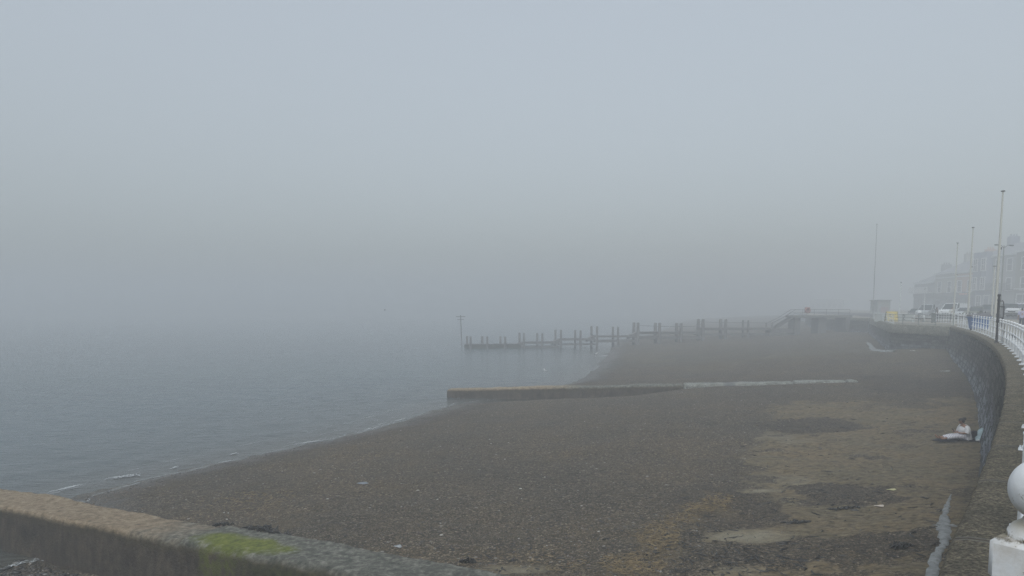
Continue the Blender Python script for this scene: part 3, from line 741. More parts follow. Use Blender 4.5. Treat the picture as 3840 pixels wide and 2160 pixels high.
# double arm street lamp
b, H = pole_at(3750, 1165, 76, 920)
t_ = thing('street_lamp', 'double armed street lamp half hidden behind the tallest flagpole', 'street lamp', b, R(20))
DG = mat('dark_green_metal', (.07, .085, .08), .5, .15)
MB().tube([(0, 0, 0), (0, 0, 1.2), (0, 0, H)], [.10, .075, .05], 12).build('column', mat('grey_column', (.24, .25, .24), .5), t_, smooth=60)
for s in (-1, 1):
    MB().tube([(0, 0, H-.3), (s*.4, 0, H-.02), (s*.95, 0, H+.05)], .028, 8).build('arm', DG, t_, smooth=60)
    MB().box((s*1.05, 0, H+.02), (.55, .22, .12), bev=.05).build('lantern', DG, t_)
for k, (px, py, Y, yt, lb) in enumerate([(3273, 1175, 112, 842, 'tall faint mast rising out of the fog behind the bastion'), (3374, 1166, 100, 1060, 'thin white post to the right of the yellow board'), (3465, 1160, 104, 1085, 'thin white post to the left of the silver van')]):
    b, H = pole_at(px, py, Y, yt); t_ = thing('lamp_column', lb, 'mast' if k == 0 else 'post', b)
    MB().tube([(0, 0, 0), (0, 0, H)], [.07 if k == 0 else .06, .04 if k == 0 else .05], 10).build('column', WFAR if k else mat('pale_grey_column', (.30, .31, .31), .5), t_, smooth=60)
    MB().lathe((0, 0, H), [(.06, 0), (.10, .05), (.06, .1)], 10).build('cap', DG, t_, smooth=60)

# black signpost by the railing
BLK = mat('black_iron_paint', (.018, .018, .019), .4, .2, 8.)
b = D(3736, 1284, 36); b.z = ground_at(b); H = D(3748, 1102, 36).z-b.z
sp = thing('information_signpost', 'black iron post with an empty hanging sign frame behind the railing', 'signpost', b, R(37))
MB().lathe((0, 0, 0), [(.10, 0), (.10, .05), (.06, .10), (.055, .5), (.045, .55), (.045, 1.0), (.07, 1.03), (.075, 1.12), (.06, 1.16), (.06, H-.35), (.075, H-.3), (.06, H-.25), (.05, H-.14), (.075, H-.11), (.08, H-.05), (.05, H)], 14).build('post', BLK, sp, smooth=45)
fr = MB(); fr.box((.36, 0, 1.25), (.62, .05, .05)).box((.36, 0, H-.62), (.62, .05, .05)).box((.09, 0, (H+.63)/2), (.05, .05, H-1.87)).box((.64, 0, (H+.63)/2-.06), (.06, .055, H-1.72))
fr.tube([(.64, 0, H-.6), (.6, 0, H-.42), (.45, 0, H-.32), (.25, 0, H-.36), (.06, 0, H-.30)], .022, 8)
fr.build('sign_frame', BLK, sp, smooth=40)
MB().box((.45, 0, (H+.63)/2), (.30, .02, H-1.95)).build('sign_panel', mat('grey_panel', (.22, .23, .24), .5), sp)

# blue bin
BLUE = mat('blue_plastic', (.035, .13, .36), .45, .12, 3.)
b = D(3668, 1243, 56); b.z = ground_at(b)
bn = thing('waste_bin', 'large blue four wheeled rubbish bin with a dark lid behind the railing', 'bin', b, R(-14))
v = []; 
for (z, wx, wy) in ((.14, .52, .36), (.9, .64, .46), (1.02, .70, .52), (1.06, .70, .52)):
    v += [(-wx, -wy, z), (wx, -wy, z), (wx, wy, z), (-wx, wy, z)]
f = [(3, 2, 1, 0), (12, 13, 14, 15)]+[(r*4+k, r*4+(k+1) % 4, r*4+4+(k+1) % 4, r*4+4+k) for r in range(3) for k in range(4)]
MB().put(v, f).box((0, -.50, .98), (1.2, .05, .05)).box((-.4, -.47, .5), (.06, .05, .6)).box((.4, -.47, .5), (.06, .05, .6)).build('body', BLUE, bn)
MB().put([(-.71, -.54, 1.07), (.71, -.54, 1.07), (.71, .54, 1.16), (-.71, .54, 1.07), (-.71, -.3, 1.17), (.71, -.3, 1.22), (.71, .4, 1.36), (-.71, .4, 1.20)], [(0, 1, 5, 4), (4, 5, 6, 7), (7, 6, 2, 3), (0, 4, 7, 3), (1, 2, 6, 5), (3, 2, 1, 0)]).build('lid', mat('dark_lid', (.085, .08, .085), .5), bn)
wm = mat('black_rubber', (.02, .02, .02), .7)
for sx in (-1, 1):
    for sy in (-1, 1):
        MB().prism([(.09*math.cos(a), .09+.09*math.sin(a)) for a in np.linspace(0, 6.283, 13)[:-1]], .05, Matrix.Translation((sx*.4, sy*.28, 0))).build('wheel', wm, bn)

# yellow A board
YEL = mat('yellow_board', (.56, .44, .10), .5, .06, 2.)
b = D(3343, 1178, 90); b.z = ground_at(b)
yb = thing('folding_sign', 'yellow folding board with small dark lettering standing on the bastion', 'sign board', b, R(-6))
til = Matrix.Rotation(R(-14), 4, 'X')
MB().box((0, -.22, .66), (1.28, .05, 1.22), tilt=til).build('front_board', YEL, yb)
MB().box((0, .22, .66), (1.22, .05, 1.20), tilt=Matrix.Rotation(R(16), 4, 'X')).build('rear_board', YEL, yb)
dk = mat('dark_print', (.05, .045, .03), .6)
for (x, z, w_, h_) in ((-.28, .86, .20, .09), (-.17, .90, .08, .05), (.16, .87, .07, .05), (.26, .87, .08, .04), (.36, .87, .08, .05), (0, .22, .8, .05), (-.1, .15, .6, .04)):
    MB().box((x, -.262+(z-.66)*.25, z), (w_, .012, h_), tilt=til).build('lettering', dk, yb)
for s in (-1, 1):
    MB().box((s*.66, -.22, .62), (.06, .07, 1.28), tilt=til).build('leg', mat('olive_wood', (.17, .17, .08), .7), yb); MB().box((s*.63, .22, .62), (.06, .07, 1.26), tilt=Matrix.Rotation(R(16), 4, 'X')).build('leg', mat('olive_wood', (.17, .17, .08), .7), yb)

# low white wall with painted figure 2, and white bench
LW = mat('low_white_wall', (.46, .48, .46), .7, .07, 1.5, .01, 20)
a0, a1 = D(3283, 1170, 97), D(3424, 1172, 93)
def low_wall(label, a0, a1, h, th_=.3):
    z0 = min(prom_z(a0.x, a0.y), prom_z(a1.x, a1.y))-.1
    c_ = (a0+a1)/2; L = (a1-a0).xy.length; ang = math.atan2(a1.y-a0.y, a1.x-a0.x)
    t_ = thing('low_wall', label, 'wall', (c_.x, c_.y, z0), ang)
    MB().box((0, 0, h/2), (L, th_, h)).build('wall_face', LW, t_); MB().box((0, 0, h+.03), (L+.06, th_+.08, .06), bev=.015).build('wall_cap', WFAR, t_)
    return t_, L, h
lw, L, h = low_wall('long low white wall with a dark figure 2 painted on it', a0, a1, 1.0)
def text_mesh(txt, size, m, name='lettering', parent=None, loc=(0, 0, 0), rot=(R(90), 0, 0), ext=.006):
    cu = bpy.data.curves.new('txt', 'FONT'); cu.body = txt; cu.size = size; cu.extrude = ext; cu.align_x = 'CENTER'; cu.resolution_u = 4
    o = bpy.data.objects.new('txt', cu); COL.objects.link(o); bpy.context.view_layer.update()
    me = bpy.data.meshes.new_from_object(o.evaluated_get(bpy.context.evaluated_depsgraph_get())); bpy.data.objects.remove(o)
    me.materials.clear(); me.materials.append(m); o = link(name, me, parent, loc); o.rotation_euler = rot; me.name = name; return o
text_mesh('2', .92, mat('faded_black', (.10, .11, .11), .7), 'painted_number', lw, (L/2-1.05, -.16, .30))
cv = MB(); cv.tube([(.55*math.cos(a)*.5, 0, .25*math.sin(a)) for a in np.linspace(.3, 2.8, 9)], .045, 6).build('painted_mark', mat('faded_grey', (.28, .29, .28), .7), lw, loc=(L/2-2.9, -.16, .72))
b = D(3462, 1190, 86); b.z = ground_at(b)
bc = thing('park_bench', 'white slatted bench with its back to the bastion railing', 'bench', b, R(-4))
WB = WFAR
for z in (.86, .62): MB().box((0, -.28, z), (2.5, .035, .11), bev=.008).build('back_slat', WB, bc)
MB().box((0, 0, .43), (2.5, .48, .05), bev=.01).build('seat', mat('dark_bench_wood', (.11, .09, .085), .7), bc)
for s in (-1.15, 0, 1.15): MB().box((s, -.1, .22), (.07, .5, .42)).box((s, -.27, .66), (.07, .06, .5)).build('leg', WB, bc)
for s, c_ in ((-.78, (.16, .08, .08)), (.55, (.13, .13, .13))): 
    o = MB().box((0, 0, .16), (.5, .28, .30), bev=.06).tube([(-.12, 0, .31), (-.08, 0, .42), (.08, 0, .42), (.12, 0, .31)], .015, 6).build('bag', mat('bag_%d' % int(s*100+100), c_, .8), smooth=40, loc=b+Vector((s, -.02, .455)))
    tag(o, 'dark red bag on the left end of the white bench' if s < 0 else 'dark grey bag on the right half of the white bench', 'bag')
b = D(3500, 1184, 82); b.z = ground_at(b)
bo = thing('bollard', 'dark square bollard between the white bench and the second railing', 'bollard', b)
MB().box((0, 0, .5), (.28, .28, 1.0), bev=.02).build('shaft', mat('grey_bollard', (.15, .16, .15), .8), bo); MB().box((0, 0, 1.04), (.34, .34, .08), bev=.03).build('cap', mat('grey_bollard', (.15, .16, .15), .8), bo)
# litter bin beside lamp column
b = D(3727, 1200, 66); b.z = ground_at(b); b.x += .5
lb = thing('litter_bin', 'dark grey litter bin between the two pale poles', 'bin', b)
MB().lathe((0, 0, 0), [(.24, 0), (.27, .1), (.27, .95), (.25, 1.0)], 16).build('body', mat('bin_grey', (.06, .065, .06), .6), lb, smooth=40)
MB().lathe((0, 0, 1.0), [(.28, 0), (.28, .06), (.15, .18)], 16).build('hood', mat('bin_grey', (.06, .065, .06), .6), lb, smooth=40)
# dark bench / cycle stand glimpsed between the near posts
b = D(3790, 1256, 35); b.z = ground_at(b)
db = thing('park_bench', 'black iron bench glimpsed between the white railing posts', 'bench', b, R(56))
for z in (.46, .62, .78): MB().box((0, .24, z+.06), (1.7, .03, .09)).build('back_slat', BLK, db)
for k in range(3): MB().box((0, -.18+k*.16, .44), (1.7, .12, .03)).build('seat_slat', BLK, db)
for s in (-.8, .8): MB().box((s, 0, .21), (.06, .46, .42)).box((s, .24, .68), (.06, .05, .54)).build('leg', BLK, db)

# kiosk
b = D(3300, 1170, 150); b.z = ground_at(b)
kk = thing('seafront_shelter', 'flat roofed green brown shelter behind the yellow board', 'shelter', b, R(10))
KG = mat('kiosk_green', (.33, .345, .32), .8, .1); KR = mat('kiosk_red', (.36, .28, .27), .8, .15)
MB().box((0, 0, 1.35), (2.9, 2.2, 2.7)).build('wall', KG, kk); MB().box((0, 0, 2.76), (3.3, 2.6, .14)).build('roof', mat('kiosk_roof', (.28, .29, .27), .8), kk)
MB().box((.2, -1.12, .75), (1.7, .06, 1.3)).build('door', KR, kk); MB().box((-.95, -1.12, 1.5), (.6, .06, .9)).build('window', mat('fog_paled_window', (.36, .37, .38), .6), kk)  # window tone shared with the pavilion, paled towards the fog

# ------------------------------------------------------------------ timber jetty (measured on its own vertical plane)
JA, JB = P(1745, 1306, ZS), D(2978, 1250, 127.)
jd = (JB-JA).xy.normalized(); jn = Vector((jd.y, -jd.x))
def J(px, py):
    d = ray(px, py); den = d.x*jn.x+d.y*jn.y; t = (JA.x*jn.x+JA.y*jn.y)/den
    return (d.x*t-JA.x)*jd.x+(d.y*t-JA.y)*jd.y, EYE+d.z*t
def JZ(x, y): return J(x, y)
z6 = lambda x, y: J(1680+x*.31056, 1140+y*.31056)
z7 = lambda x, y: J(2400+x*.34938, 1060+y*.34938)
TIM = mat('dark_wet_timber', (.14, .135, .13), .8, .3, 3., .01, 20); TIM2 = mat('weedy_timber', (.05, .052, .035), .85, .3, 3.)
STEELJ = mat('jetty_rail', (.10, .11, .115), .6)
jt = thing('timber_jetty', 'dark timber jetty with paired piles and stepped walkway fading in the fog', 'jetty', (JA.x, JA.y, 0), math.atan2(jd.y, jd.x))
def pile(s, w, ztop, y, zbot=-7.):
    MB().lathe((s, y, zbot), [(w*1.15, 0), (w, ztop-zbot-1.), (w*.95, ztop-zbot-.08), (w*.6, ztop-zbot)], 10).build('pile', TIM, jt, smooth=50)
HWY = .75
def pair(zf, xl, xr, yt, w=.19):
    s1, zt = zf(xl, yt); s2, _ = zf(xr, yt)
    pile(s1, w, zt, HWY); pile(s2, w, zt, -HWY)
for (xl, xr, yt) in ((235, 268, 387), (420, 468, 389), (640, 683, 392), (872, 910, 348), (1088, 1128, 352), (1308, 1353, 311), (1548, 1588, 315), (1747, 1787, 266), (2008, 2038, 273)):
    pair(z6, xl, xr, yt)
for (x, yt) in ((2270, 222), (2530, 225)): pair(z6, x-8, x+8, yt, .27)
for (x, yt) in ((418, 432), (652, 388), (893, 391), (1135, 402), (1388, 430)): pair(z7, x-7, x+7, yt, .27 if x < 1000 else .18)
def beam(zf, x0, y0, x1, y1, th=None, name='walkway_beam', m=TIM):
    (s0, z0), (s1, z1) = zf(x0, y0), zf(x1, y1)
    for y in (-HWY+.12, HWY-.12):
        MB().put([(s0, y-.14, z0), (s1, y-.14, z0), (s1, y+.14, z0), (s0, y+.14, z0), (s0, y-.14, z1), (s1, y-.14, z1), (s1, y+.14, z1), (s0, y+.14, z1)], [(0, 1, 2, 3), (7, 6, 5, 4), (0, 4, 5, 1), (1, 5, 6, 2), (2, 6, 7, 3), (3, 7, 4, 0)]).build(name, m, jt)
def deck(zf, x0, x1, y):
    s0, z = zf(x0, y); s1, _ = zf(x1, y); n = max(2, int((s1-s0)/.35)); d_ = MB()
    for k in range(n): d_.box((s0+(k+.5)*(s1-s0)/n, 0, z+.03), ((s1-s0)/n*.86, 2*HWY-.2, .06))
    d_.build('walkway_boards', TIM, jt)
beam(z6, 200, 540, 870, 487, m=TIM2); deck(z6, 200, 870, 487)
for (zf, x0, x1, yt, yb, y2t, y2b) in ((z6, 880, 1330, 458, 478, 503, 560), (z6, 1330, 1770, 420, 440, 475, 496), (z6, 1770, 2260, 385, 402, 430, 462), (z6, 2260, 2560, 338, 362, 384, 410),
                                      (z7, 0, 640, 530, 553, 575, 605), (z7, 640, 1390, 488, 512, 543, 566), (z7, 1390, 1650, 498, 540, 555, 585)):
    beam(zf, x0, yb, x1, yt); beam(zf, x0, y2b, x1, y2t); deck(zf, x0, x1, yt)
def ramp_(zf, x0, y0, x1, y1, h=.5):
    (s0, z0), (s1, z1) = zf(x0, y0), zf(x1, y1)
    MB().prism([(s0, z0-h), (s1, z1-h), (s1, z1), (s0, z0)], 2*HWY-.3).build('step_ramp', TIM, jt)
for a in ((z6, 790, 490, 900, 455), (z6, 1250, 458, 1340, 418), (z6, 1670, 418, 1760, 380), (z6, 2170, 385, 2270, 335), (z7, 590, 530, 660, 490)): ramp_(*a)
def hrail(pts, r=.03):
    for y in (-HWY, HWY): MB().tube([(s, y, z) for s, z in pts], r, 6).build('handrail', STEELJ, jt, smooth=60)
hrail([z7(10, 460), z7(190, 470), z7(418, 470), z7(600, 470), z7(652, 430)]); hrail([z7(652, 420), z7(893, 430), z7(1135, 430), z7(1388, 432)])
hrail([z7(1388, 432), z7(1500, 380), z7(1645, 288), z7(1700, 287), z7(2225, 287)], .04); hrail([z7(1430, 450), z7(1645, 325), z7(1700, 322), z7(2225, 322)], .03)
s0, zz0 = z7(1420, 492); s1, zz1 = z7(1645, 352); n = 12
st = MB()
for k in range(n): f = (k+.5)/n; st.box((s0+(s1-s0)*f, 0, zz0+(zz1-zz0)*f), ((s1-s0)/n*1.1, 1.3, .07))
for y in (-.62, .62): st.prism([(s0, zz0-.35), (s1, zz1-.3), (s1, zz1+.05), (s0, zz0+.05)], .09, Matrix.Translation((0, y, 0)))
st.build('stairs', TIM, jt)
s0, zt = z7(1610, 351); s1, _ = z7(2225, 351); _, zb = z7(1700, 376)
MB().box(((s0+s1)/2, 0, (zt+zb)/2), (s1-s0, 3.0, zt-zb)).build('platform_deck', mat('platform_concrete', (.16, .16, .15), .85), jt)
for x in (1700, 1820, 1950, 2080, 2200): s, _ = z7(x, 351); _, z_ = z7(x, 287); MB().tube([(s, -1.4, zt), (s, -1.4, z_)], .03, 6).build('rail_post', STEELJ, jt)
for x, w in ((1657, .5), (1922, .75)):
    s, _ = z7(x, 380); MB().box((s, 0, (zb-6)/2), (w*2, 2.2, abs(zb+6))).build('pier_column', mat('pier_concrete', (.13, .13, .125), .85), jt)
s, _ = z7(2225, 380); MB().box((s+.6, 0, (zb-6)/2), (3.8, 3.2, abs(zb+6))).build('abutment', mat('pier_concrete', (.13, .13, .125), .85), jt)
# life ring on the platform rail
s, z_ = z7(1750, 296); q = JA.xy+jd*s+jn*1.5
lr = thing('life_ring', 'round red lifebuoy housing on the jetty platform rail', 'life ring', (q.x, q.y, z_-.45), math.atan2(jd.y, jd.x))
t_ = MB(); R1, r1 = .38, .16; vs = []; fs = []
for i in range(24):
    for k in range(10): a = i*2*math.pi/24; c_ = k*2*math.pi/10; vs.append(((R1+r1*math.cos(c_))*math.cos(a), r1*math.sin(c_), .45+(R1+r1*math.cos(c_))*math.sin(a)))
for i in range(24):
    for k in range(10): fs.append((i*10+k, i*10+(k+1) % 10, ((i+1) % 24)*10+(k+1) % 10, ((i+1) % 24)*10+k))
t_.put(vs, fs).build('ring', mat('lifebuoy_red', (.30, .12, .10), .6), lr, smooth=True)
MB().box((0, .14, .45), (1.0, .03, 1.0), bev=.01).build('back_board', mat('lifebuoy_board', (.28, .15, .13), .6), lr)
# beacon in the sea
b = D(1728, 1306, 124); b.z = ZS
bk = thing('beacon_mast', 'thin marker mast with a small crosshead standing in the sea beyond the jetty', 'beacon', b)
H = D(1728, 1182, 124).z-ZS
MB().tube([(.25, 0, -2), (0, 0, H)], [.10, .08], 8).build('mast', TIM, bk); MB().box((0, 0, H-.25), (1.6, .1, .12)).box((0, 0, H-.7), (1.1, .1, .1)).build('crosshead', TIM, bk)
# distant pavilion, haze put into its colours: wall, roof and windows near fog tone
b = D(3100, 1150, 330); b.z = .4
pv_ = thing('pavilion', 'very faint long white building far off in the fog beyond the jetty', 'building', b, R(-25))
MB().box((0, 0, 2.), (14, 8, 4.)).build('wall', mat('pavilion_white', (.5, .52, .52), .7), pv_)
MB().prism([(-7.6, 4.), (7.6, 4.), (6.2, 4.9), (-6.2, 4.9)], 9).build('roof', mat('pavilion_roof', (.5, .52, .53), .7), pv_)
for k in range(6): MB().box((-5.5+k*2.2, -4.02, 2.1), (1.3, .06, 1.9)).build('window', mat('fog_paled_window', (.36, .37, .38), .6), pv_)  # panes paled to the fog tone, no blinds

# ------------------------------------------------------------------ terrace houses
GL = glassy('house_glass', (.045, .05, .055)); WF = mat('white_frame', (.62, .63, .62), .5, .05); SLATE = mat('slate_roof', (.22, .225, .235), .7, .2, 3.)
FX = lambda y: float(np.interp(y, [80, 118, 135, 200], [70.0, 70.0, 71.5, 92]))
def house(label, y0, y1, cols, floors, eave, groundstyle, bays=None, nwin=2, strings=(), sign=None, dormer=0, balcony=None, roofh=2.2, name='terrace_house'):
    c0, c1 = Vector((FX(y0), y0, .55)), Vector((FX(y1), y1, .55)); c_ = (c0+c1)/2; L = (c1-c0).length; ang = math.atan2(c1.y-c0.y, c1.x-c0.x)
    # local x along the facade (towards far end), -y... facade faces local +y (west)
    h = thing(name, label, 'house', c_, ang)
    dep = 10.
    MB().box((0, -dep/2, (eave-4.0)/2+3.6), (L-.02, dep, eave-3.6)).build('wall', cols[0], h)
    MB().box((0, -dep/2, 1.8), (L-.02, dep, 3.6)).build('ground_floor', cols[1], h)
    MB().prism([(0, 0), (-dep, 0), (-dep/2, roofh)], L-.02, Matrix.Translation((0, 0, eave)) @ Matrix.Rotation(R(90), 4, 'Z')).build('roof', SLATE, h)
    MB().box((0, .12, eave), (L, .3, .22)).build('cornice', WF, h)
    for z in strings: MB().box((0, .06, z), (L, .14, .18)).build('string_course', WF, h)
    def win(x, z, w, hh, par=h, y=0., bars=1):
        f = MB(); f.box((x, y+.04, z+hh/2+.06), (w+.24, .12, .12)).box((x, y+.05, z-hh/2-.06), (w+.34, .18, .12))
        for s in (-1, 1): f.box((x+s*(w/2+.06), y+.04, z), (.12, .12, hh))
        f.box((x, y+.04, z), (w, .09, .06))
        if bars > 1: f.box((x, y+.035, z), (.06, .08, hh))
        o = f.build('window', WF, par); MB().box((x, y+.012, z), (w, .03, hh)).build('pane', GL, o)
    xs = [(-.5+(k+.5)/nwin)*L for k in range(nwin)]
    for fi in range(floors):
        z = 5.0-.55+fi*2.75
        if z+1 > eave: break
        for x in xs:
            if bays and fi < bays: continue
            win(x, z, 1.0, 1.65)
    if bays:
        for x in xs[:1]+xs[-1:] if len(xs) > 1 else xs:
            bw = min(2.1, L/len(xs)*.8)
            hb = 2.75*bays+.2
            bb = MB().put([(x-bw/2, 0, 3.6), (x-bw/3, .75, 3.6), (x+bw/3, .75, 3.6), (x+bw/2, 0, 3.6), (x-bw/2, 0, 3.6+hb), (x-bw/3, .75, 3.6+hb), (x+bw/3, .75, 3.6+hb), (x+bw/2, 0, 3.6+hb)], [(3, 2, 1, 0), (4, 5, 6, 7), (0, 1, 5, 4), (1, 2, 6, 5), (2, 3, 7, 6)]).build('bay_window', cols[2], h)
            for fi in range(bays): win(x, 4.9-.2+fi*2.75, bw*.55, 1.7, bb, .75, 2)
    if groundstyle == 'shop':
        MB().box((0, .10, 3.25), (L-.3, .16, .5)).build('fascia', cols[3], h)
        for x in xs: MB().box((x, .04, 1.75), (L/nwin*.72, .06, 2.0)).build('shop_window', GL, h)
        MB().box((0, .06, 1.25), (.95, .07, 2.3)).build('door', cols[3], h)
    elif groundstyle == 'house':
        for x in xs[1:] if len(xs) > 1 else xs: win(x, 1.9, 1.0, 1.9, bars=2)
        o = MB().box((xs[0]-.62, .07, 1.45), (.14, .14, 2.9)).box((xs[0]+.62, .07, 1.45), (.14, .14, 2.9)).box((xs[0], .07, 2.95), (1.5, .16, .16)).build('door_frame', WF, h)
        MB().box((xs[0], .05, 1.2), (1.1, .06, 2.4)).build('door', cols[3], o)
    elif groundstyle == 'plain':
        MB().box((L*.1, .04, 1.2), (1.0, .06, 2.3)).build('door', cols[3], h)
    elif groundstyle == 'glazed':
        for x in xs: win(x, 1.9, L/nwin*.66, 2.1, bars=2)
    if len(cols) > 4: MB().box((0, .20, 3.25), (1.9, .05, .22)).build('sign_board', cols[4], h)
    if balcony:
        m_ = balcony; f = MB(); f.box((0, .55, 3.65), (L*.9, 1.0, .12)).box((0, 1.02, 4.6), (L*.9, .06, .08))
        nb_ = int(L*.9/.22)
        for k in range(nb_+1): f.box((-L*.45+k*L*.9/nb_, 1.02, 4.13), (.07, .05, .9))
        f.build('balcony', m_, h)
    for k in range(dormer):
        x = (-.5+(k+.5)/dormer)*L; o = MB().box((x, -1.1, eave+1.0), (1.5, 1.8, 1.5)).build('dormer', SLATE, h)
        MB().box((x, -.17, eave+1.0), (1.1, .06, 1.1)).build('pane', GL, o)
    ch = MB().box((L/2-.5, -5, eave+roofh+.3), (.8, 1.4, 1.5))
    for k in range(3): ch.lathe((L/2-.5, -5.4+k*.4, eave+roofh+1.0), [(.12, 0), (.1, .4)], 8)
    ch.build('chimney', cols[0], h)
    h.location = (c_.x*HS, c_.y*HS, EYE+(.55-EYE)*HS); h.scale = (HS, HS, HS)
    return h
HS = 1.72
c = lambda n_, v: mat('render_'+n_, v, .85, .08, .6)
olive = c('olive', (.17, .17, .125)); gmid = c('grey', (.26, .265, .255)); gbl = c('bluegrey', (.20, .22, .27)); org_ = c('orange', (.46, .29, .20)); crm = c('cream', (.36, .36, .31))
dgr = c('darkgrey', (.11, .115, .11)); dgrn = c('darkgreen', (.09, .12, .105)); pink = c('pink', (.42, .33, .30)); whi = c('white', (.52, .54, .52)); red = c('red', (.5, .13, .07)); dbl = c('darkblue', (.09, .10, .14))
house('dark olive rendered house with a glazed ground floor at the right edge', 88.5, 102.5, (olive, dgr, olive, pink), 2, 8.9, 'glazed', nwin=4, strings=(3.75,), dormer=2, name='terrace_house')
house('cream house at the near end of the terrace cut by the right edge', 76, 88.5, (crm, gmid, crm, dgr), 2, 8.7, 'glazed', nwin=4, strings=(3.75,))
house('plain grey house with a dark iron balcony behind the black signpost', 102.5, 107.4, (gmid, gmid, gmid, dgr), 2, 8.6, 'plain', nwin=2, balcony=mat('iron_balcony', (.05, .055, .055), .5))
house('blue grey house with white bay windows and white door frame', 107.4, 111.2, (gbl, gbl, gbl, dbl), 2, 8.5, 'house', bays=2, nwin=2, strings=(3.9,))
house('orange house with a reddish sign board over its dark shopfront', 111.2, 116.4, (org_, dbl, org_, dgrn, c('signred', (.7, .30, .22))), 1, 6.6, 'shop', nwin=2, strings=(6.0,), roofh=2.6)
house('cream house with paired first floor windows above a dark green shop', 116.4, 122.5, (crm, dgrn, crm, dgr), 1, 6.7, 'shop', nwin=2, strings=(6.0,))
house('foggy house with a white balustrade over a grey shopfront', 122.5, 130, (gmid, dgr, gmid, dgr), 1, 5.4, 'shop', nwin=3, balcony=WF)

# ------------------------------------------------------------------ cars
TYRE = mat('tyre_rubber', (.02, .02, .021), .8); RIM = mat('alloy_rim', (.32, .33, .34), .35, metal=.6); CGL = glassy('car_glass', (.035, .045, .045), .08)
CHR = mat('lamp_glass', (.55, .57, .58), .2); TRIM = mat('black_trim', (.025, .025, .027), .6); PLATE = mat('number_plate', (.6, .6, .55), .5)
def paint(n_, v): return mat('paint_'+n_, v, .3, .04, 2.)
def car(label, px, py, Y, yaw, m, kind='hatch', name='parked_car', cat='car'):
    L, W, H, hood, belt = {'hatch': (4.0, 1.74, 1.48, 1.02, .95), 'suv': (4.5, 1.86, 1.68, 1.12, 1.05), 'estate': (4.6, 1.8, 1.47, 1.0, .95), 'van': (5.2, 1.95, 2.05, 1.25, 1.2)}[kind]
    b = D(px, py, Y); b.z = prom_z(b.x, b.y)+.016
    c_ = thing(name, label, cat, b, R(yaw))
    x0, x1 = -L/2, L/2
    if kind == 'van': g = [(x0+.05, belt), (x0+.10, H-.1), (x0+.25, H), (x1-1.9, H), (x1-1.7, H-.05), (x1-1.0, belt)]
    elif kind == 'estate': g = [(x0+.12, belt), (x0+.45, H-.12), (x0+.75, H-.02), (x1-2.3, H), (x1-1.95, H-.06), (x1-1.15, belt)]
    else: g = [(x0+.10, belt), (x0+.38, H-.14), (x0+.62, H-.02), (x1-2.2, H), (x1-1.85, H-.06), (x1-1.0, belt)]
    low = [(x0+.03, .32), (x0, .55), (x0+.03, belt-.12), (x0+.10, belt)]+[(x1-1.0, belt), (x1-.55, hood-.06), (x1-.12, hood-.24), (x1, .62), (x1-.03, .34), (x1-.3, .22), (x0+.3, .22)]
    def loft(prof, w0, w1, zf, nm, mm, par, ins=0.):
        """profile outline with the width narrowing with height"""
        vs = []; n = len(prof)
        for s in (-1, 1):
            for x, z in prof: vs.append((x, s*zf(x, z)/2, z))
        return MB().put(vs, [tuple(range(n)), tuple(reversed(range(n, 2*n)))]+[(i, n+i, n+(i+1) % n, (i+1) % n) for i in range(n)]).build(nm, mm, par)
    def wlow(x, z): return W*(1-.10*max(0, abs(x)/(L/2)-.72)/.28)*(1.0 if z > .4 else .96)
    def wtop(x, z): return (W-.06)*(1-.20*(z-belt)/max(.1, H-belt))
    body = loft(low, 0, 0, wlow, 'body', m, c_)
    loft([(x, z-.03 if z > belt else z) for x, z in g], 0, 0, lambda x, z: wtop(x, z)-.02, 'glasshouse', CGL, c_)
    # roof and pillars
    rf = MB(); rr = [g[1], g[2], g[3], g[4]]; vs = []
    for s in (-1, 1):
        for x, z in rr: vs.append((x, s*wtop(x, z)/2, z-.07))
        for x, z in rr: vs.append((x, s*wtop(x, z)/2*.96, z+.012))
    n = 4; f = []
    for k in range(3): f += [(k, k+1, 5+k, 4+k), (8+k, 12+k, 13+k, 9+k), (4+k, 5+k, 13+k, 12+k), (k, 8+k, 9+k, k+1)]
    f += [(0, 4, 12, 8), (3, 11, 15, 7)]
    rf.put(vs, f).build('roof', m, c_)
    for s in (-1, 1):
        p_ = MB()
        for (a, bq, w_) in ((g[0], g[1], .10), (g[5], g[4], .06), (((g[0][0]+g[5][0])/2+.1, belt), ((g[2][0]+g[3][0])/2, H-.05), .06)):
            p_.tube([(a[0], s*wtop(*a)/2, a[1]), (bq[0], s*wtop(*bq)/2, bq[1])], w_*.6, 6)
        if kind == 'van': p_.prism([(x0+.08, belt), (x1-2.0, belt), (x1-2.1, H-.06), (x0+.12, H-.06)], .02, Matrix.Translation((0, s*(W/2-.09), 0)))
        p_.build('pillars', m, c_)
    wr = .33 if kind != 'suv' else .37
    for sx in (x0+.8, x1-.82):
        for s in (-1, 1):
            M_ = Matrix.Translation((sx, s*(W/2-.10), wr))
            cir = lambda r_: [(r_*math.cos(a), r_*math.sin(a)) for a in np.linspace(0, 2*math.pi, 19)[:-1]]
            wh = MB().prism(cir(wr), .22, M_).build('wheel', TYRE, c_); MB().prism(cir(wr*.62), .235, M_).build('rim', RIM, wh)
            MB().prism(cir(wr+.06), .20, Matrix.Translation((sx, s*(W/2-.095), wr+.02))).build('wheel_arch', TRIM, c_)
    for s in (-1, 1):
        MB().box((x1-.12, s*(W/2-.32), hood-.36), (.22, .40, .16), bev=.05).build('headlight', CHR, c_)
        MB().box((x0+.05, s*(W/2-.2), belt-.2), (.12, .2, .3), bev=.03).build('tail_light', mat('tail_red', (.35, .03, .03), .3), c_)
        MB().box((x1-1.35, s*(W/2+.07), belt+.08), (.12, .18, .14), bev=.03).build('mirror', m, c_)
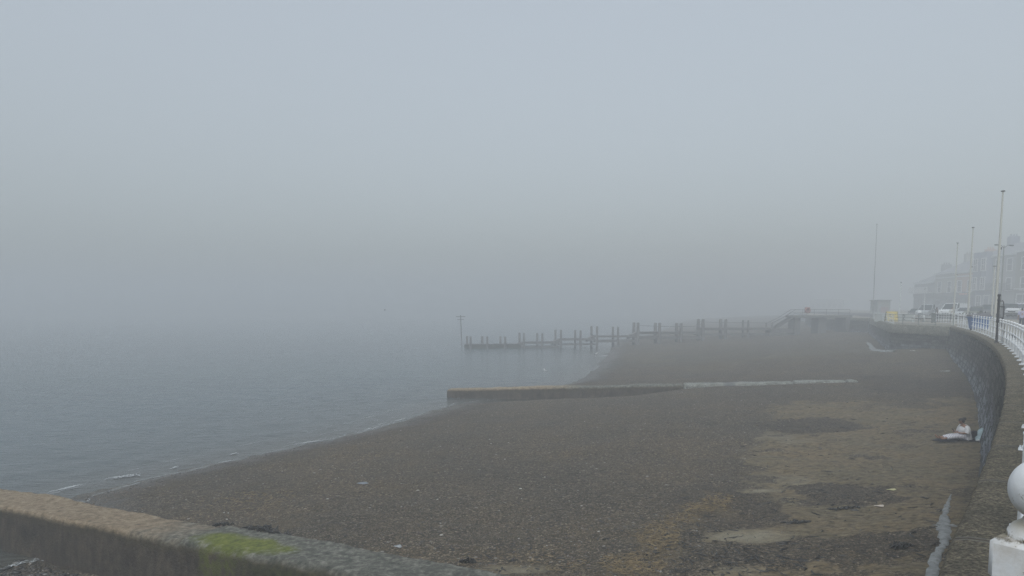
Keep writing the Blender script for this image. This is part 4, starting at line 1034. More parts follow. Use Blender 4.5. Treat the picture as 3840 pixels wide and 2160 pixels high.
    MB().box((x1-.03, 0, .62), (.08, .9, .20), bev=.02).box((x1-.05, 0, .38), (.08, 1.5, .14)).build('grille', TRIM, c_)
    MB().box((x1+.015, 0, .48), (.02, .5, .11)).build('number_plate', PLATE, c_); MB().box((x0-.0, 0, .75), (.03, .5, .11)).build('number_plate', PLATE, c_)
    return c_
WHT, SIL, DRK, OLV, BLU = paint('white', (.70, .72, .72)), paint('silver', (.40, .42, .43)), paint('dark', (.035, .038, .042)), paint('olive', (.10, .105, .07)), paint('slate', (.10, .11, .15))
car('white sport utility car parked at the right edge of the road', 3833, 1187, 93, 205, WHT, 'suv')
car('white hatchback showing only its roof behind the white sport utility car', 3836, 1172, 101, 215, WHT, 'suv')
car('dark estate car parked left of the white sport utility car', 3775, 1184, 94, 112, BLU, 'suv')
car('dark green hatchback parked behind the two pale poles', 3712, 1180, 91.5, 240, DRK, 'suv')
car('olive estate car parked directly behind the blue bin', 3668, 1180, 92, 215, OLV, 'estate')
car('silver hatchback partly hidden by the slender flagpole', 3622, 1176, 94.5, 225, SIL, 'hatch')
car('white van parked behind the fainter flagpole', 3578, 1172, 101, 215, WHT, 'van', 'parked_van', 'van')
car('silver van with a dark windscreen behind the white bench', 3488, 1168, 106, 215, SIL, 'van', 'parked_van', 'van')
car('slate coloured hatchback in the back row in front of the orange house', 3632, 1155, 110, 200, BLU, 'hatch')
car('dark hatchback in the back row in front of the blue grey house', 3682, 1155, 106, 200, DRK, 'hatch')
car('faint dark car left of the silver van in the fog', 3438, 1162, 110, 230, DRK, 'hatch')

# motorbikes seen behind the white bench
def motorbike(label, px, py, Y, yaw, m):
    b = D(px, py, Y); b.z = prom_z(b.x, b.y)+.01
    t_ = thing('motorbike', label, 'motorbike', b, R(yaw))
    for x in (-.7, .7):
        vs = []; fs = []
        for i in range(18):
            for k in range(6): a = i*2*math.pi/18; q = k*2*math.pi/6; vs.append((x+(.26+.06*math.cos(q))*math.cos(a), .05*math.sin(q), .32+(.26+.06*math.cos(q))*math.sin(a)))
        for i in range(18):
            for k in range(6): fs.append((i*6+k, i*6+(k+1) % 6, ((i+1) % 18)*6+(k+1) % 6, ((i+1) % 18)*6+k))
        w_ = MB().put(vs, fs).build('wheel', TYRE, t_); MB().prism([(x+.2*math.cos(a), .32+.2*math.sin(a)) for a in np.linspace(0, 6.283, 13)[:-1]], .03).build('rim', RIM, w_)
    MB().box((0, 0, .45), (.6, .26, .36), bev=.08).build('engine', TRIM, t_)
    MB().ball((.18, 0, .82), .26, 12, (1.1, .65, .7)).build('fuel_tank', m, t_, smooth=True); MB().box((-.35, 0, .80), (.65, .28, .12), bev=.05).build('saddle', TRIM, t_)
    MB().tube([(.7, 0, .32), (.5, 0, .95), (.45, 0, 1.05)], .04, 8).tube([(.42, -.38, 1.08), (.46, 0, 1.05), (.42, .38, 1.08)], .025, 8).build('fork', RIM, t_)
    MB().box((.55, 0, 1.15), (.08, .42, .42), bev=.05, tilt=Matrix.Rotation(R(-25), 4, 'Y')).build('fairing', WHT, t_)
motorbike('dark motorbike with a white fairing left of the silver van', 3450, 1166, 99, 235, DRK)
motorbike('white motorbike standing between the silver and the white van', 3528, 1172, 95, 220, WHT)

# ------------------------------------------------------------------ people
def skin(name, pts, edges, root, m, parent=None, sub=2, loc=None, sm=True):
    """one continuous surface grown over a jointed skeleton: pts = {joint: ((x,y,z), radius or (rx,ry))}"""
    keys = list(pts); bm = bmesh.new(); lay = bm.verts.layers.skin.verify(); vs = {}
    for k in keys:
        v = bm.verts.new(pts[k][0]); r = pts[k][1]; v[lay].radius = r if isinstance(r, tuple) else (r, r); v[lay].use_root = (k == root); vs[k] = v
    for a, b in edges: bm.edges.new((vs[a], vs[b]))
    me = bpy.data.meshes.new(name); bm.to_mesh(me); bm.free()
    o = bpy.data.objects.new(name, me); COL.objects.link(o)
    o.modifiers.new('Skin', 'SKIN').use_smooth_shade = True
    md = o.modifiers.new('Sub', 'SUBSURF'); md.levels = md.render_levels = sub
    bpy.context.view_layer.update()
    nm = bpy.data.meshes.new_from_object(o.evaluated_get(bpy.context.evaluated_depsgraph_get()))
    bpy.data.objects.remove(o); bpy.data.meshes.remove(me); nm.name = name
    nm.materials.clear(); nm.materials.append(m); smooth_mesh(nm)
    return link(name, nm, parent, loc)
SKIN = mat('skin_tan', (.30, .17, .115), .55, .08, 6.); HAIR = mat('dark_hair', (.018, .014, .012), .5, .3, 30.)
SHIRT = mat('white_blouse', (.60, .60, .60), .8, .06, 12., .004, 40)
t = NT('striped_trousers'); cc = t.coord(); xx = t.add('ShaderNodeSeparateXYZ', {'Vector': cc}).outputs[0]
st = t.math('FRACT', t.math('MULTIPLY', t.math('ADD', xx, t.math('MULTIPLY', t.noise(cc, 4., 2), .05)), 17.))
STRIPE = t.fin(t.ramp(st, [(.30, (.64, .64, .65)), (.42, (.22, .21, .30)), (.62, (.22, .21, .30)), (.74, (.64, .64, .65))]), .85)

def fingers(m, parent, wrist, fwd, up, sideways, s=1., curl=.5):
    """palm, five fingers and thumb, growing from the wrist"""
    F_ = Vector(fwd).normalized(); U_ = Vector(up).normalized(); Sd = Vector(sideways).normalized(); w0 = Vector(wrist)
    pts = {'w': (w0, .026*s), 'p': (w0+F_*.045*s, (.036*s, .018*s)), 'q': (w0+F_*.085*s, (.038*s, .015*s))}; ed = [('w', 'p'), ('p', 'q')]
    for i, (o_, ln) in enumerate(((-.030, .068), (-.010, .078), (.011, .072), (.030, .056))):
        a = w0+F_*.095*s+Sd*o_*s; b_ = a+(F_*(1-.3*curl)-U_*.7*curl)*ln*.55*s; c_ = b_+(F_*(1-1.1*curl)-U_*1.3*curl).normalized()*ln*.5*s
        pts.update({'a%d' % i: (a, .0095*s), 'b%d' % i: (b_, .0088*s), 'c%d' % i: (c_, .0075*s)}); ed += [('q', 'a%d' % i), ('a%d' % i, 'b%d' % i), ('b%d' % i, 'c%d' % i)]
    a = w0+F_*.035*s-Sd*.036*s; b_ = a+(F_*.6-Sd*.55-U_*.2)*.045*s; c_ = b_+(F_*.9-Sd*.05-U_*.35)*.036*s
    pts.update({'ta': (a, .012*s), 'tb': (b_, .0105*s), 'tc': (c_, .009*s)}); ed += [('p', 'ta'), ('ta', 'tb'), ('tb', 'tc')]
    return pts, ed
def head(m, hair_m, parent, c, fw, s=1., bun=True, tilt=0.):
    """face with eyes, nose, mouth and ears built into the hair and skin; fw is the way the face looks (x axis of the head)"""
    h = bpy.data.objects.new('head', None)
    fwv = Vector(fw).normalized(); side_ = Vector((0, 0, 1)).cross(fwv).normalized(); upv = fwv.cross(side_)
    M_ = Matrix((fwv, side_, upv)).transposed().to_4x4(); M_.translation = Vector(c)
    b = MB(); seg, n = 24, 16; vs = []; fs = []
    for i in range(n+1):
        ph = math.pi*i/n-math.pi/2
        for k in range(seg):
            a = 2*math.pi*k/seg; x = .093*math.cos(ph)*math.cos(a); y = .073*math.cos(ph)*math.sin(a); z = .112*math.sin(ph)
            if z < -.02 and x < 0: x *= .80
            if z < -.03: y *= 1-.35*(-z-.03)/.08
            if x > .03:
                x += .022*math.exp(-((y/.013)**2))*math.exp(-(((z+.022)/.018)**2))         # nose
                x -= .010*math.exp(-(((abs(y)-.030)/.014)**2))*math.exp(-(((z-.008)/.012)**2))   # eye sockets
                x += .006*math.exp(-((y/.026)**2))*math.exp(-(((z+.060)/.010)**2))         # lips
                x += .008*math.exp(-((y/.024)**2))*math.exp(-(((z+.095)/.016)**2))         # chin
            vs.append(M_ @ (Vector((x, y, z))*s))
    for i in range(n):
        for k in range(seg): fs.append((i*seg+k, i*seg+(k+1) % seg, i*seg+seg+(k+1) % seg, i*seg+seg+k))
    b.put(vs, fs)
    for sy in (-1, 1): b.put([M_ @ (Vector((-.005+.018*math.cos(a)*r_, sy*(.074+.008*(1-r_)), .0+.03*math.sin(a)*r_))*s) for r_ in (1., .5) for a in np.linspace(0, 6.28, 11)[:-1]], [(k, (k+1) % 10, 10+(k+1) % 10, 10+k) for k in range(10)]+[tuple(range(10, 20))])
    hd = b.build('head', m, parent, smooth=True)
    e = MB()
    for sy in (-1, 1): e.ball(M_ @ (Vector((.078, sy*.030, .008))*s), .010*s, 8)
    e.build('eyes', mat('eye_dark', (.03, .025, .02), .3), hd, smooth=True)
    MB().box((0, 0, 0), (.004, .04, .006)).build('mouth', mat('lip', (.26, .09, .08), .5), hd).matrix_local = M_ @ Matrix.Translation(Vector((.092, 0, -.060))*s)
    hb = MB(); vs = []; fs = []; seg = 24; n = 12
    for i in range(n+1):
        ph = -.55+(math.pi/2+.55)*i/n
        for k in range(seg):
            a = 2*math.pi*k/seg; fr = max(0, math.cos(a)); zlow = .030*fr+(-.0)
            x = .104*math.cos(ph)*math.cos(a)-.004; y = .083*math.cos(ph)*math.sin(a); z = .122*math.sin(ph)
            if z < .055 and math.cos(a) > .35: z = .055+.0*z; x = min(x, .088)
            vs.append(M_ @ (Vector((x, y, z+.004))*s))
    for i in range(n):
        for k in range(seg): fs.append((i*seg+k, i*seg+(k+1) % seg, i*seg+seg+(k+1) % seg, i*seg+seg+k))
    hb.put(vs, fs)
    if bun: hb.ball(M_ @ (Vector((-.12, 0, .05))*s), .070*s, 12, (1, .9, .9))
    hb.build('hair', hair_m, parent, smooth=True)

def loft(b, rings, seg=20, cap=True):
    """rings of (centre, half axis a, half axis b) joined into one skin"""
    vs = []; fs = []; n = len(rings)
    for c_, a, d_ in rings:
        c_, a, d_ = Vector(c_), Vector(a), Vector(d_)
        for k in range(seg): t_ = 2*math.pi*k/seg; vs.append(c_+a*math.cos(t_)+d_*math.sin(t_))
    for i in range(n-1):
        for k in range(seg): fs.append((i*seg+k, i*seg+(k+1) % seg, i*seg+seg+(k+1) % seg, i*seg+seg+k))
    if cap: fs.append(tuple(reversed(range(seg)))); fs.append(tuple(range((n-1)*seg, n*seg)))
    return b.put(vs, fs)
def folds(o, amp, sc, seed):
    me = o.data; n_ = len(me.vertices); co = np.zeros(n_*3, np.float32); me.vertices.foreach_get('co', co); co = co.reshape(-1, 3)
    no = np.zeros(n_*3, np.float32); me.vertices.foreach_get('normal', no); no = no.reshape(-1, 3)
    d_ = (fbm(co[:, 0]*sc+co[:, 1]*sc*.7, co[:, 2]*sc*.8, seed, 3)-.5)*2*amp
    me.vertices.foreach_set('co', (co+no*d_[:, None]).astype(np.float32).ravel()); me.update()
# woman sitting on the sand, legs stretched towards the sea (local x = away from her feet)
q = Pb(3617, 1652); wo = thing('person', 'person in white top and striped trousers sitting on the beach against the sea wall', 'person', (q.x, q.y, q.z+.03), R(4))
def legs(side, z=0): return {}
V = {'pel': ((0, 0, .17), (.19, .15)), 'bel': ((.0, 0, .32), (.185, .16)), 'che': ((-.03, 0, .50), (.165, .13)), 'sh': ((-.06, 0, .60), (.13, .10)), 'nk': ((-.10, 0, .69), .055), 'hd': ((-.135, 0, .755), .05)}
E = [('pel', 'bel'), ('bel', 'che'), ('che', 'sh'), ('sh', 'nk'), ('nk', 'hd')]
for s, n_ in ((-1, 'r'), (1, 'l')):
    zf = .02 if s < 0 else .05
    V.update({'hp'+n_: ((-.08, s*.11, .15), .115), 'kn'+n_: ((-.50, s*.12, .17), .078), 'cf'+n_: ((-.74, s*.11, .12), .058), 'an'+n_: ((-.97, s*.10, .075+zf*.5), .036),
              'he'+n_: ((-1.02, s*.10, .06+zf*.5), .038), 'ft'+n_: ((-1.09, s*.115, .15+zf*.5), .034), 'to'+n_: ((-1.13, s*.125, .225+zf*.4), .022),
              'so'+n_: ((-.05, s*.17, .585), .066), 'el'+n_: ((-.06, s*.25, .35), .046), 'fa'+n_: ((-.24, s*.17, .33), .036), 'wr'+n_: ((-.34, s*.09, .35+(.06 if s > 0 else 0)), .026)})
    E += [('pel', 'hp'+n_), ('hp'+n_, 'kn'+n_), ('kn'+n_, 'cf'+n_), ('cf'+n_, 'an'+n_), ('an'+n_, 'he'+n_), ('he'+n_, 'ft'+n_), ('ft'+n_, 'to'+n_), ('sh', 'so'+n_), ('so'+n_, 'el'+n_), ('el'+n_, 'fa'+n_), ('fa'+n_, 'wr'+n_)]
    hp, he_ = fingers(SKIN, wo, V['wr'+n_][0], (-1, -.25*s, .15), (0, 0, 1), (0, s, 0), 1., .55)
    V.update({n_+k: v for k, v in hp.items() if k != 'w'}); E += [((n_+a if a != 'w' else 'wr'+n_), n_+b_) for a, b_ in he_]
skin('body', V, E, 'pel', SKIN, wo)
head(SKIN, HAIR, wo, (-.165, 0, .845), (-1, 0, -.42), 1.16)
b = MB()
def rg(x, z, ax, ay, lean): return ((x, 0, z), (ax*math.cos(lean), 0, ax*math.sin(lean)), (0, ay, 0))
loft(b, [rg(.02, .035, .225, .26, 0), rg(.02, .12, .225, .26, 0), rg(.005, .22, .205, .235, .05), rg(-.01, .32, .20, .225, .1), rg(-.03, .42, .20, .222, .15), rg(-.045, .50, .185, .215, .2), rg(-.055, .565, .16, .205, .3), rg(-.062, .615, .125, .175, .4), rg(-.07, .648, .095, .125, .45), rg(-.078, .662, .078, .095, .45)], 26, False)
for s in (-1, 1):
    pts_ = [Vector((-.055, s*.10, .60)), Vector((-.05, s*.17, .585)), Vector((-.052, s*.215, .52)), Vector((-.06, s*.24, .44)), Vector((-.075, s*.255, .36)), Vector((-.10, s*.25, .325))]
    b.tube(pts_, [.06, .088, .094, .096, .092, .085], 16, False)
bl = b.build('blouse', SHIRT, wo, smooth=True); folds(bl, .012, 9., 4)
tv = {'pel': ((-.02, 0, .15), (.19, .15))}; te = []
for s, n_ in ((-1, 'r'), (1, 'l')):
    tv.update({'hp'+n_: ((-.12, s*.11, .155), .135), 'md'+n_: ((-.32, s*.115, .165), .118), 'kn'+n_: ((-.50, s*.12, .17), .108), 'cf'+n_: ((-.70, s*.112, .125), .094), 'an'+n_: ((-.84, s*.106, .105), .088)})
    te += [('pel', 'hp'+n_), ('hp'+n_, 'md'+n_), ('md'+n_, 'kn'+n_), ('kn'+n_, 'cf'+n_), ('cf'+n_, 'an'+n_)]
skin('trousers', tv, te, 'pel', STRIPE, wo)
ph = MB().box((0, 0, 0), (.012, .075, .15), bev=.004).build('mobile_phone', mat('phone_black', (.02, .02, .022), .25))
M0 = Matrix.Translation(wo.location) @ Matrix.Rotation(R(4), 4, 'Z')
ph.matrix_world = M0 @ Matrix.Translation((-.455, .045, .435*.87)) @ Matrix.Rotation(R(-35), 4, 'Y'); tag(ph, 'dark phone held up by the sitting person', 'phone')
wo.scale = (1, 1, .87)
# mat, rucksack, towel, sandal
mt = MB(); n = 14; vs = []
MATM = mat('black_mat_cloth', (.012, .013, .018), .9, .2, 8., .01, 25)
for i in range(n+1):
    for k in range(5): x = -1.16+1.85*i/n; y = -.34+.68*k/4+.03*math.sin(i*1.3); vs.append((x, y, .012+.018*math.sin(i*1.7+k)+bz(q.x+x, q.y+y)-q.z))
fs = [(i*5+k, i*5+k+1, i*5+k+6, i*5+k+5) for i in range(n) for k in range(4)]
mo = MB().put(vs+[(a, b_, c_-.015) for a, b_, c_ in vs], fs+[tuple(reversed([j+len(vs) for j in f])) for f in fs]).build('beach_mat', MATM, smooth=True, loc=(q.x, q.y, q.z+.02)); mo.rotation_euler = (0, 0, R(4))
tag(mo, 'black mat spread on the sand under the sitting person', 'mat')
rk = thing('rucksack', 'black rucksack lying between the sitting person and the wall', 'bag', (q.x+.40, q.y+.05, q.z+.03), R(10))
MB().ball((0, 0, .18), .20, 14, (.75, .95, .9)).box((.02, 0, .12), (.26, .34, .22), bev=.08).build('pack', MATM, rk, smooth=True)
MB().tube([(-.14, -.10, .38), (-.21, -.10, .26), (-.18, -.10, .08)], .025, 8).tube([(-.14, .10, .38), (-.21, .10, .26), (-.18, .10, .08)], .025, 8).build('strap', MATM, rk, smooth=True)
tw = MB(); vs = []
for i in range(13):
    for k in range(9):
        a = i/12; x = .02+.30*a+.02*math.sin(k*2.+i); y = -.24+.48*k/8; z = .06+.40*math.sin(a*1.5)*(1-.25*abs(k-4)/4)+.05*math.sin(i*1.3+k*1.9)-.16*(abs(k-4)/4)**2; vs.append((x, y, max(.0, z)))
fs = [(i*9+k, i*9+k+1, i*9+k+10, i*9+k+9) for i in range(12) for k in range(8)]
tow = MB().put(vs+[(a+.02, b_, c_-.03) for a, b_, c_ in vs], fs+[tuple(reversed([j+len(vs) for j in f])) for f in fs]).build('towel', mat('pale_blue_towel', (.34, .44, .46), .9, .25, 7., .01, 30), smooth=True, loc=(q.x+.30, q.y-.10, q.z+.04))
tag(tow, 'pale blue towel draped over the rucksack against the wall', 'towel')
sdl = MB().ball((0, 0, .03), .13, 12, (1, .36, .2)).tube([(-.02, -.04, .03), (0, 0, .07), (-.02, .04, .03)], .012, 6).build('sandal', mat('white_sandal', (.55, .55, .55), .6), smooth=True, loc=(q.x+.32, q.y-.36, bz(q.x+.3, q.y-.36)+.01)); tag(sdl, 'pale sandal on the sand beside the black rucksack', 'sandal')

def dress(w_, m, step):
    b = MB(); r_ = lambda z, ax, ay, x=0.: ((x, 0, z), (ax, 0, 0), (0, ay, 0))
    loft(b, [r_(.84, .135, .185), r_(.95, .135, .185), r_(1.08, .13, .175), r_(1.2, .135, .185, .01), r_(1.3, .135, .195, .01), r_(1.38, .115, .19), r_(1.43, .09, .145), r_(1.47, .065, .075)], 22, False)
    for s in (-1, 1):
        f = s*step; b.tube([(0, s*.10, 1.40), (0, s*.185, 1.385), (-f*.2, s*.215, 1.30), (-f*.4, s*.235, 1.17), (-f*.45, s*.238, 1.13)], [.05, .075, .074, .068, .066], 14, False)
    o = b.build('shirt', m, w_, smooth=True); folds(o, .010, 8., 9)
def walker(label, px, py, Y, yaw, shirt, trous, hairc=HAIR, step=.16, H=1.68, sit=False):
    b = D(px, py, Y); b.z = prom_z(b.x, b.y)
    w_ = thing('person', label, 'person', b, R(yaw)); k = H/1.7
    V = {'pel': ((0, 0, .93), (.15, .105)), 'bel': ((.0, 0, 1.08), (.145, .105)), 'che': ((.01, 0, 1.26), (.165, .11)), 'sh': ((0, 0, 1.40), (.12, .08)), 'nk': ((.0, 0, 1.48), .052), 'hd': ((.012, 0, 1.54), .05)}
    E = [('pel', 'bel'), ('bel', 'che'), ('che', 'sh'), ('sh', 'nk'), ('nk', 'hd')]
    sv = {'pel': ((0, 0, .86), (.175, .125)), 'bel': ((.0, 0, 1.08), (.17, .125)), 'che': ((.01, 0, 1.26), (.185, .13)), 'sh': ((0, 0, 1.40), (.14, .095)), 'nk': ((0, 0, 1.45), (.075, .065))}
    se = [('pel', 'bel'), ('bel', 'che'), ('che', 'sh'), ('sh', 'nk')]; tv = {'pel': ((0, 0, .93), (.155, .11))}; te = []
    for s, n_ in ((-1, 'r'), (1, 'l')):
        f = s*step
        V.update({'hp'+n_: ((0, s*.09, .87), .085), 'kn'+n_: ((f*.6+.02, s*.09, .48), .058), 'an'+n_: ((f*1.1-(.04 if f < 0 else 0), s*.09, .09), .038), 'he'+n_: ((f*1.1-.04, s*.09, .045), .036), 'to'+n_: ((f*1.1+.16, s*.10, .03), .03),
                  'so'+n_: ((0, s*.18, 1.39), .055), 'el'+n_: ((-f*.5, s*.24, 1.12), .04), 'wr'+n_: ((-f*.5+.08, s*.25, .88), .026)})
        E += [('pel', 'hp'+n_), ('hp'+n_, 'kn'+n_), ('kn'+n_, 'an'+n_), ('an'+n_, 'he'+n_), ('he'+n_, 'to'+n_), ('sh', 'so'+n_), ('so'+n_, 'el'+n_), ('el'+n_, 'wr'+n_)]
        hp, he_ = fingers(SKIN, w_, V['wr'+n_][0], (.15, 0, -1), (1, 0, .1), (0, s, 0), 1., .35)
        V.update({n_+a: v for a, v in hp.items() if a != 'w'}); E += [((n_+a if a != 'w' else 'wr'+n_), n_+b_) for a, b_ in he_]
        sv.update({'so'+n_: ((0, s*.18, 1.385), .075), 'el'+n_: ((-f*.4, s*.235, 1.17), .065)}); se += [('sh', 'so'+n_), ('so'+n_, 'el'+n_)]
        tv.update({'hp'+n_: ((0, s*.09, .86), .10), 'kn'+n_: (V['kn'+n_][0], .074), 'an'+n_: (tuple(Vector(V['an'+n_][0])+Vector((0, 0, .04))), .062)}); te += [('pel', 'hp'+n_), ('hp'+n_, 'kn'+n_), ('kn'+n_, 'an'+n_)]
    skin('body', V, E, 'pel', SKIN, w_); dress(w_, shirt, step); skin('trousers', tv, te, 'pel', trous, w_)
    head(SKIN, hairc, w_, (.03, 0, 1.60), (1, 0, -.05), 1., bun=False)
    for c_ in kids(w_): pass
    w_.scale = (k, k, k); return w_
LAV = mat('lavender_shirt', (.42, .42, .56), .85, .05, 5.); NAVY = mat('navy_trousers', (.025, .026, .045), .85); PALE = mat('pale_shirt', (.55, .57, .55), .85, .05, 5.); GREYT = mat('grey_trousers', (.10, .10, .10), .85)
walker('person in lavender shirt and navy trousers walking away at the right edge', 3830, 1222, 59, 62, LAV, NAVY, step=.13)
walker('person in pale shirt standing in front of the white van', 3568, 1192, 82, 250, PALE, GREYT, step=.05)
walker('person in white top standing behind the right end of the blue bin', 3692, 1218, 63, 20, PALE, PALE, step=.05, H=1.42)
walker('person in dark clothes beside the white motorbike', 3512, 1190, 88, 120, GREYT, NAVY, step=.08)

# ------------------------------------------------------------------ birds
BW = mat('gull_white', (.70, .70, .70), .7, .05); BG = mat('gull_grey', (.22, .23, .24), .7, .1); BK = mat('bird_dark', (.03, .03, .03), .7)
def gull(label, px, py, yaw):
    b = P(px, py, ZS); b.z = ZS+.01; t_ = thing('gull', label, 'gull', b, R(yaw))
    MB().ball((0, 0, .05), .16, 14, (1.3, .62, .55)).ball((.17, 0, .17), .062, 10).lathe((.13, 0, .06), [(.06, 0), (.045, .06), (.04, .11)], 8).build('body', BW, t_, smooth=True)
    MB().ball((-.06, 0, .10), .14, 12, (1.5, .66, .32)).build('wings', BG, t_, smooth=True)
    MB().tube([(.22, 0, .165), (.29, 0, .155)], [.016, .004], 6).build('beak', mat('beak_yellow', (.6, .42, .06), .5), t_)
gull('white gull floating on the water between the two groynes', 2046, 1391, 160)
gull('small white gull at the waters edge near the jetty piles', 2235, 1328, 20)
b = D(1443, 1163, 120); t_ = thing('flying_bird', 'tiny dark bird flying over the misty sea', 'bird', b, R(20))
MB().ball((0, 0, 0), .07, 10, (2.2, .7, .7)).build('body', BK, t_, smooth=True)
for s in (-1, 1): MB().put([(.06, s*.03, .02), (-.06, s*.03, .02), (-.05, s*.22, .10), (.05, s*.22, .10), (-.07, s*.40, .05), (.06, s*.03, .035), (-.06, s*.03, .035), (-.05, s*.22, .112), (.05, s*.22, .112), (-.07, s*.40, .062)], [(0, 1, 2, 3), (3, 2, 4), (8, 7, 6, 5), (9, 7, 8), (0, 3, 8, 5), (3, 4, 9, 8), (4, 2, 7, 9), (2, 1, 6, 7)]).build('wing', BK, t_)

# ------------------------------------------------------------------ weed, driftwood and litter on the beach
WEED = mat('wet_seaweed', (.014, .013, .010), .35, .4, 8., .01, 30)
def weed_clump(name, label, px, py, L, w_, h_, yaw, n=26, z=None, cat='seaweed'):
    p = Pb(px, py) if z is None else P(px, py, z); g = random.Random(int(px*7+py)); m_ = MB()
    for k in range(n):
        x = (g.random()-.5)*L; y = (g.random()-.5)*w_*(1-abs(x)/L); a = g.random()*6.28; l_ = .10+.25*g.random()*L
        pts = [Vector((x, y, h_*.3*g.random()))]
        for j in range(4): a += (g.random()-.5)*1.2; pts.append(pts[-1]+Vector((math.cos(a)*l_/4, math.sin(a)*l_/4*.5, 0))); pts[-1].z = h_*(.2+.8*g.random())*(1-abs(pts[-1].x)/L*1.2 if abs(pts[-1].x) < L*.8 else .1)
        m_.tube(pts, [.010, .022, .026, .02, .006], 5)
    o = m_.build(name, WEED, loc=p); o.rotation_euler = (0, 0, R(yaw)); tag(o, label, cat); return o
gz = lambda s_: G1a.z+(G1b.z-G1a.z)*s_/L1
weed_clump('driftwood', 'black weed covered driftwood lying along the top of the near groyne', 1005, 1998, 1.25, .26, .16, -28, 46, z=-3.42, cat='driftwood')
weed_clump('seaweed_clump', 'small black seaweed clump on the groyne joint left of the algae patch', 842, 1974, .42, .16, .14, -10, 16, z=-3.45)
weed_clump('seaweed_clump', 'black seaweed heap beside the lower end of the pale concrete strip', 3380, 2052, .50, .34, .12, 20, 30)
weed_clump('seaweed_clump', 'dark seaweed streak across the sandy patch at the bottom right', 3180, 1908, .9, .12, .07, 18, 22)
weed_clump('seaweed_clump', 'dark seaweed streak near the bright sand patch', 2985, 1962, .7, .14, .07, 12, 20)
weed_clump('seaweed_clump', 'black seaweed tuft at the foot of the near groyne', 1752, 2112, .34, .2, .14, 0, 16)
# scattered strands, uncountable
g = random.Random(5); m_ = MB()
zones = [(3000, 1990, 480, 130, 150), (2600, 2060, 260, 90, 130), (2900, 1780, 330, 130, 70), (3250, 1760, 250, 200, 70), (3350, 1480, 180, 70, 70), (3050, 1560, 250, 60, 40), (2350, 2000, 250, 120, 50), (3500, 2000, 120, 130, 30), (2900, 2120, 300, 40, 60), (1900, 2090, 160, 50, 40)]
for (cx, cy, rx, ry, n) in zones:
    for k in range(n):
        p = Pb(cx+rx*g.uniform(-1, 1)*g.random()**.4, min(2170, cy+ry*g.uniform(-1, 1)), 3)
        if p.x > float(Xe(p.y))-.5: continue
        a = g.random()*6.28; l_ = .05+.35*g.random()**2; pts = [p+Vector((0, 0, .006))]
        for j in range(3): a += g.uniform(-.7, .7); pts.append(pts[-1]+Vector((math.cos(a)*l_/3, math.sin(a)*l_/3, g.uniform(-.003, .008))))
        r_ = .007+.016*g.random()**2; m_.tube(pts, [r_*.5, r_, r_, r_*.4], 4)
tag(m_.build('seaweed_strands', WEED, fix=False), 'dark strands of seaweed scattered over the sandy beach', 'seaweed', kind='stuff')
STRAW = mat('dry_weed', (.22, .165, .085), .85, .4, 5., coord='World'); m_ = MB()
for (cx, cy, rx, ry, n) in [(2470, 2010, 80, 55, 420), (2380, 2115, 130, 42, 420), (2690, 1885, 60, 34, 200), (2610, 1905, 50, 20, 110), (2560, 1945, 70, 20, 80), (2080, 2120, 150, 30, 60), (900, 1885, 170, 40, 160), (1010, 1860, 110, 26, 70)]:
    for k in range(n):
        rr = g.random()**.6; th_ = g.random()*6.28
        p = Pb(cx+rx*rr*math.cos(th_), min(2170, cy+ry*rr*math.sin(th_)), 3); a = g.random()*6.28; l_ = .05+.14*g.random()
        pts = [p+Vector((0, 0, .004+.03*g.random()))]
        for j in range(2): a += g.uniform(-.6, .6); pts.append(pts[-1]+Vector((math.cos(a)*l_/2, math.sin(a)*l_/2, g.uniform(-.01, .015))))
        m_.tube(pts, [.004, .007, .003], 4)
tag(m_.build('dried_weed', STRAW, fix=False), 'pale straw coloured dried weed drifts on the dark shingle', 'dried weed', kind='stuff')
def scrap(name, label, px, py, sx, sy, col, z=None, cat='litter'):
    p = Pb(px, py) if z is None else P(px, py, z); m_ = MB(); vs = []
    for (zz, k_) in ((.0, 1.), (.02, .8)):
        for a in np.linspace(0, 6.283, 11)[:-1]: vs.append((sx*k_*math.cos(a)*(1+.25*math.sin(3*a+px)), sy*k_*math.sin(a), zz+.012*math.sin(2*a)))
    m_.put(vs, [(k, (k+1) % 10, 10+(k+1) % 10, 10+k) for k in range(10)]+[tuple(range(10, 20)), tuple(reversed(range(10)))])
    o = m_.build(name, mat('scrap_%d' % px, col, .6), loc=p+Vector((0, 0, .01))); tag(o, label, cat)
scrap('litter_scrap', 'yellowish scrap lying on the sand below the sitting person', 3343, 1838, .14, .06, (.42, .40, .22))
scrap('litter_scrap', 'pale pinkish scrap on the sand left of the concrete strip', 3298, 1899, .14, .05, (.50, .44, .38))
scrap('litter_scrap', 'white scrap on the sand in front of the bastion wall', 3423, 1336, .28, .12, (.6, .6, .58))
scrap('litter_scrap', 'pale scrap at the foot of the curved wall near the middle groyne', 3548, 1392, .40, .16, (.45, .47, .46))
scrap('white_stone', 'large pale stone on the shingle above the near groyne', 1493, 2050, .10, .08, (.30, .32, .33), cat='stone')
scrap('grey_stone', 'flat blue grey stone on the shingle in the left half', 1360, 1813, .20, .14, (.15, .17, .19), cat='stone')
# wet puddle beyond the near groyne
pd = MB(); c_ = [P(x, y, ZS) for x, y in ((95, 2160), (110, 2120), (150, 2106), (178, 2116), (165, 2128), (185, 2140), (205, 2160), (200, 2190), (90, 2190))]
zt = max(bz(p.x, p.y) for p in c_[1:7])

DENOISE, PREF = True, 'NONE'

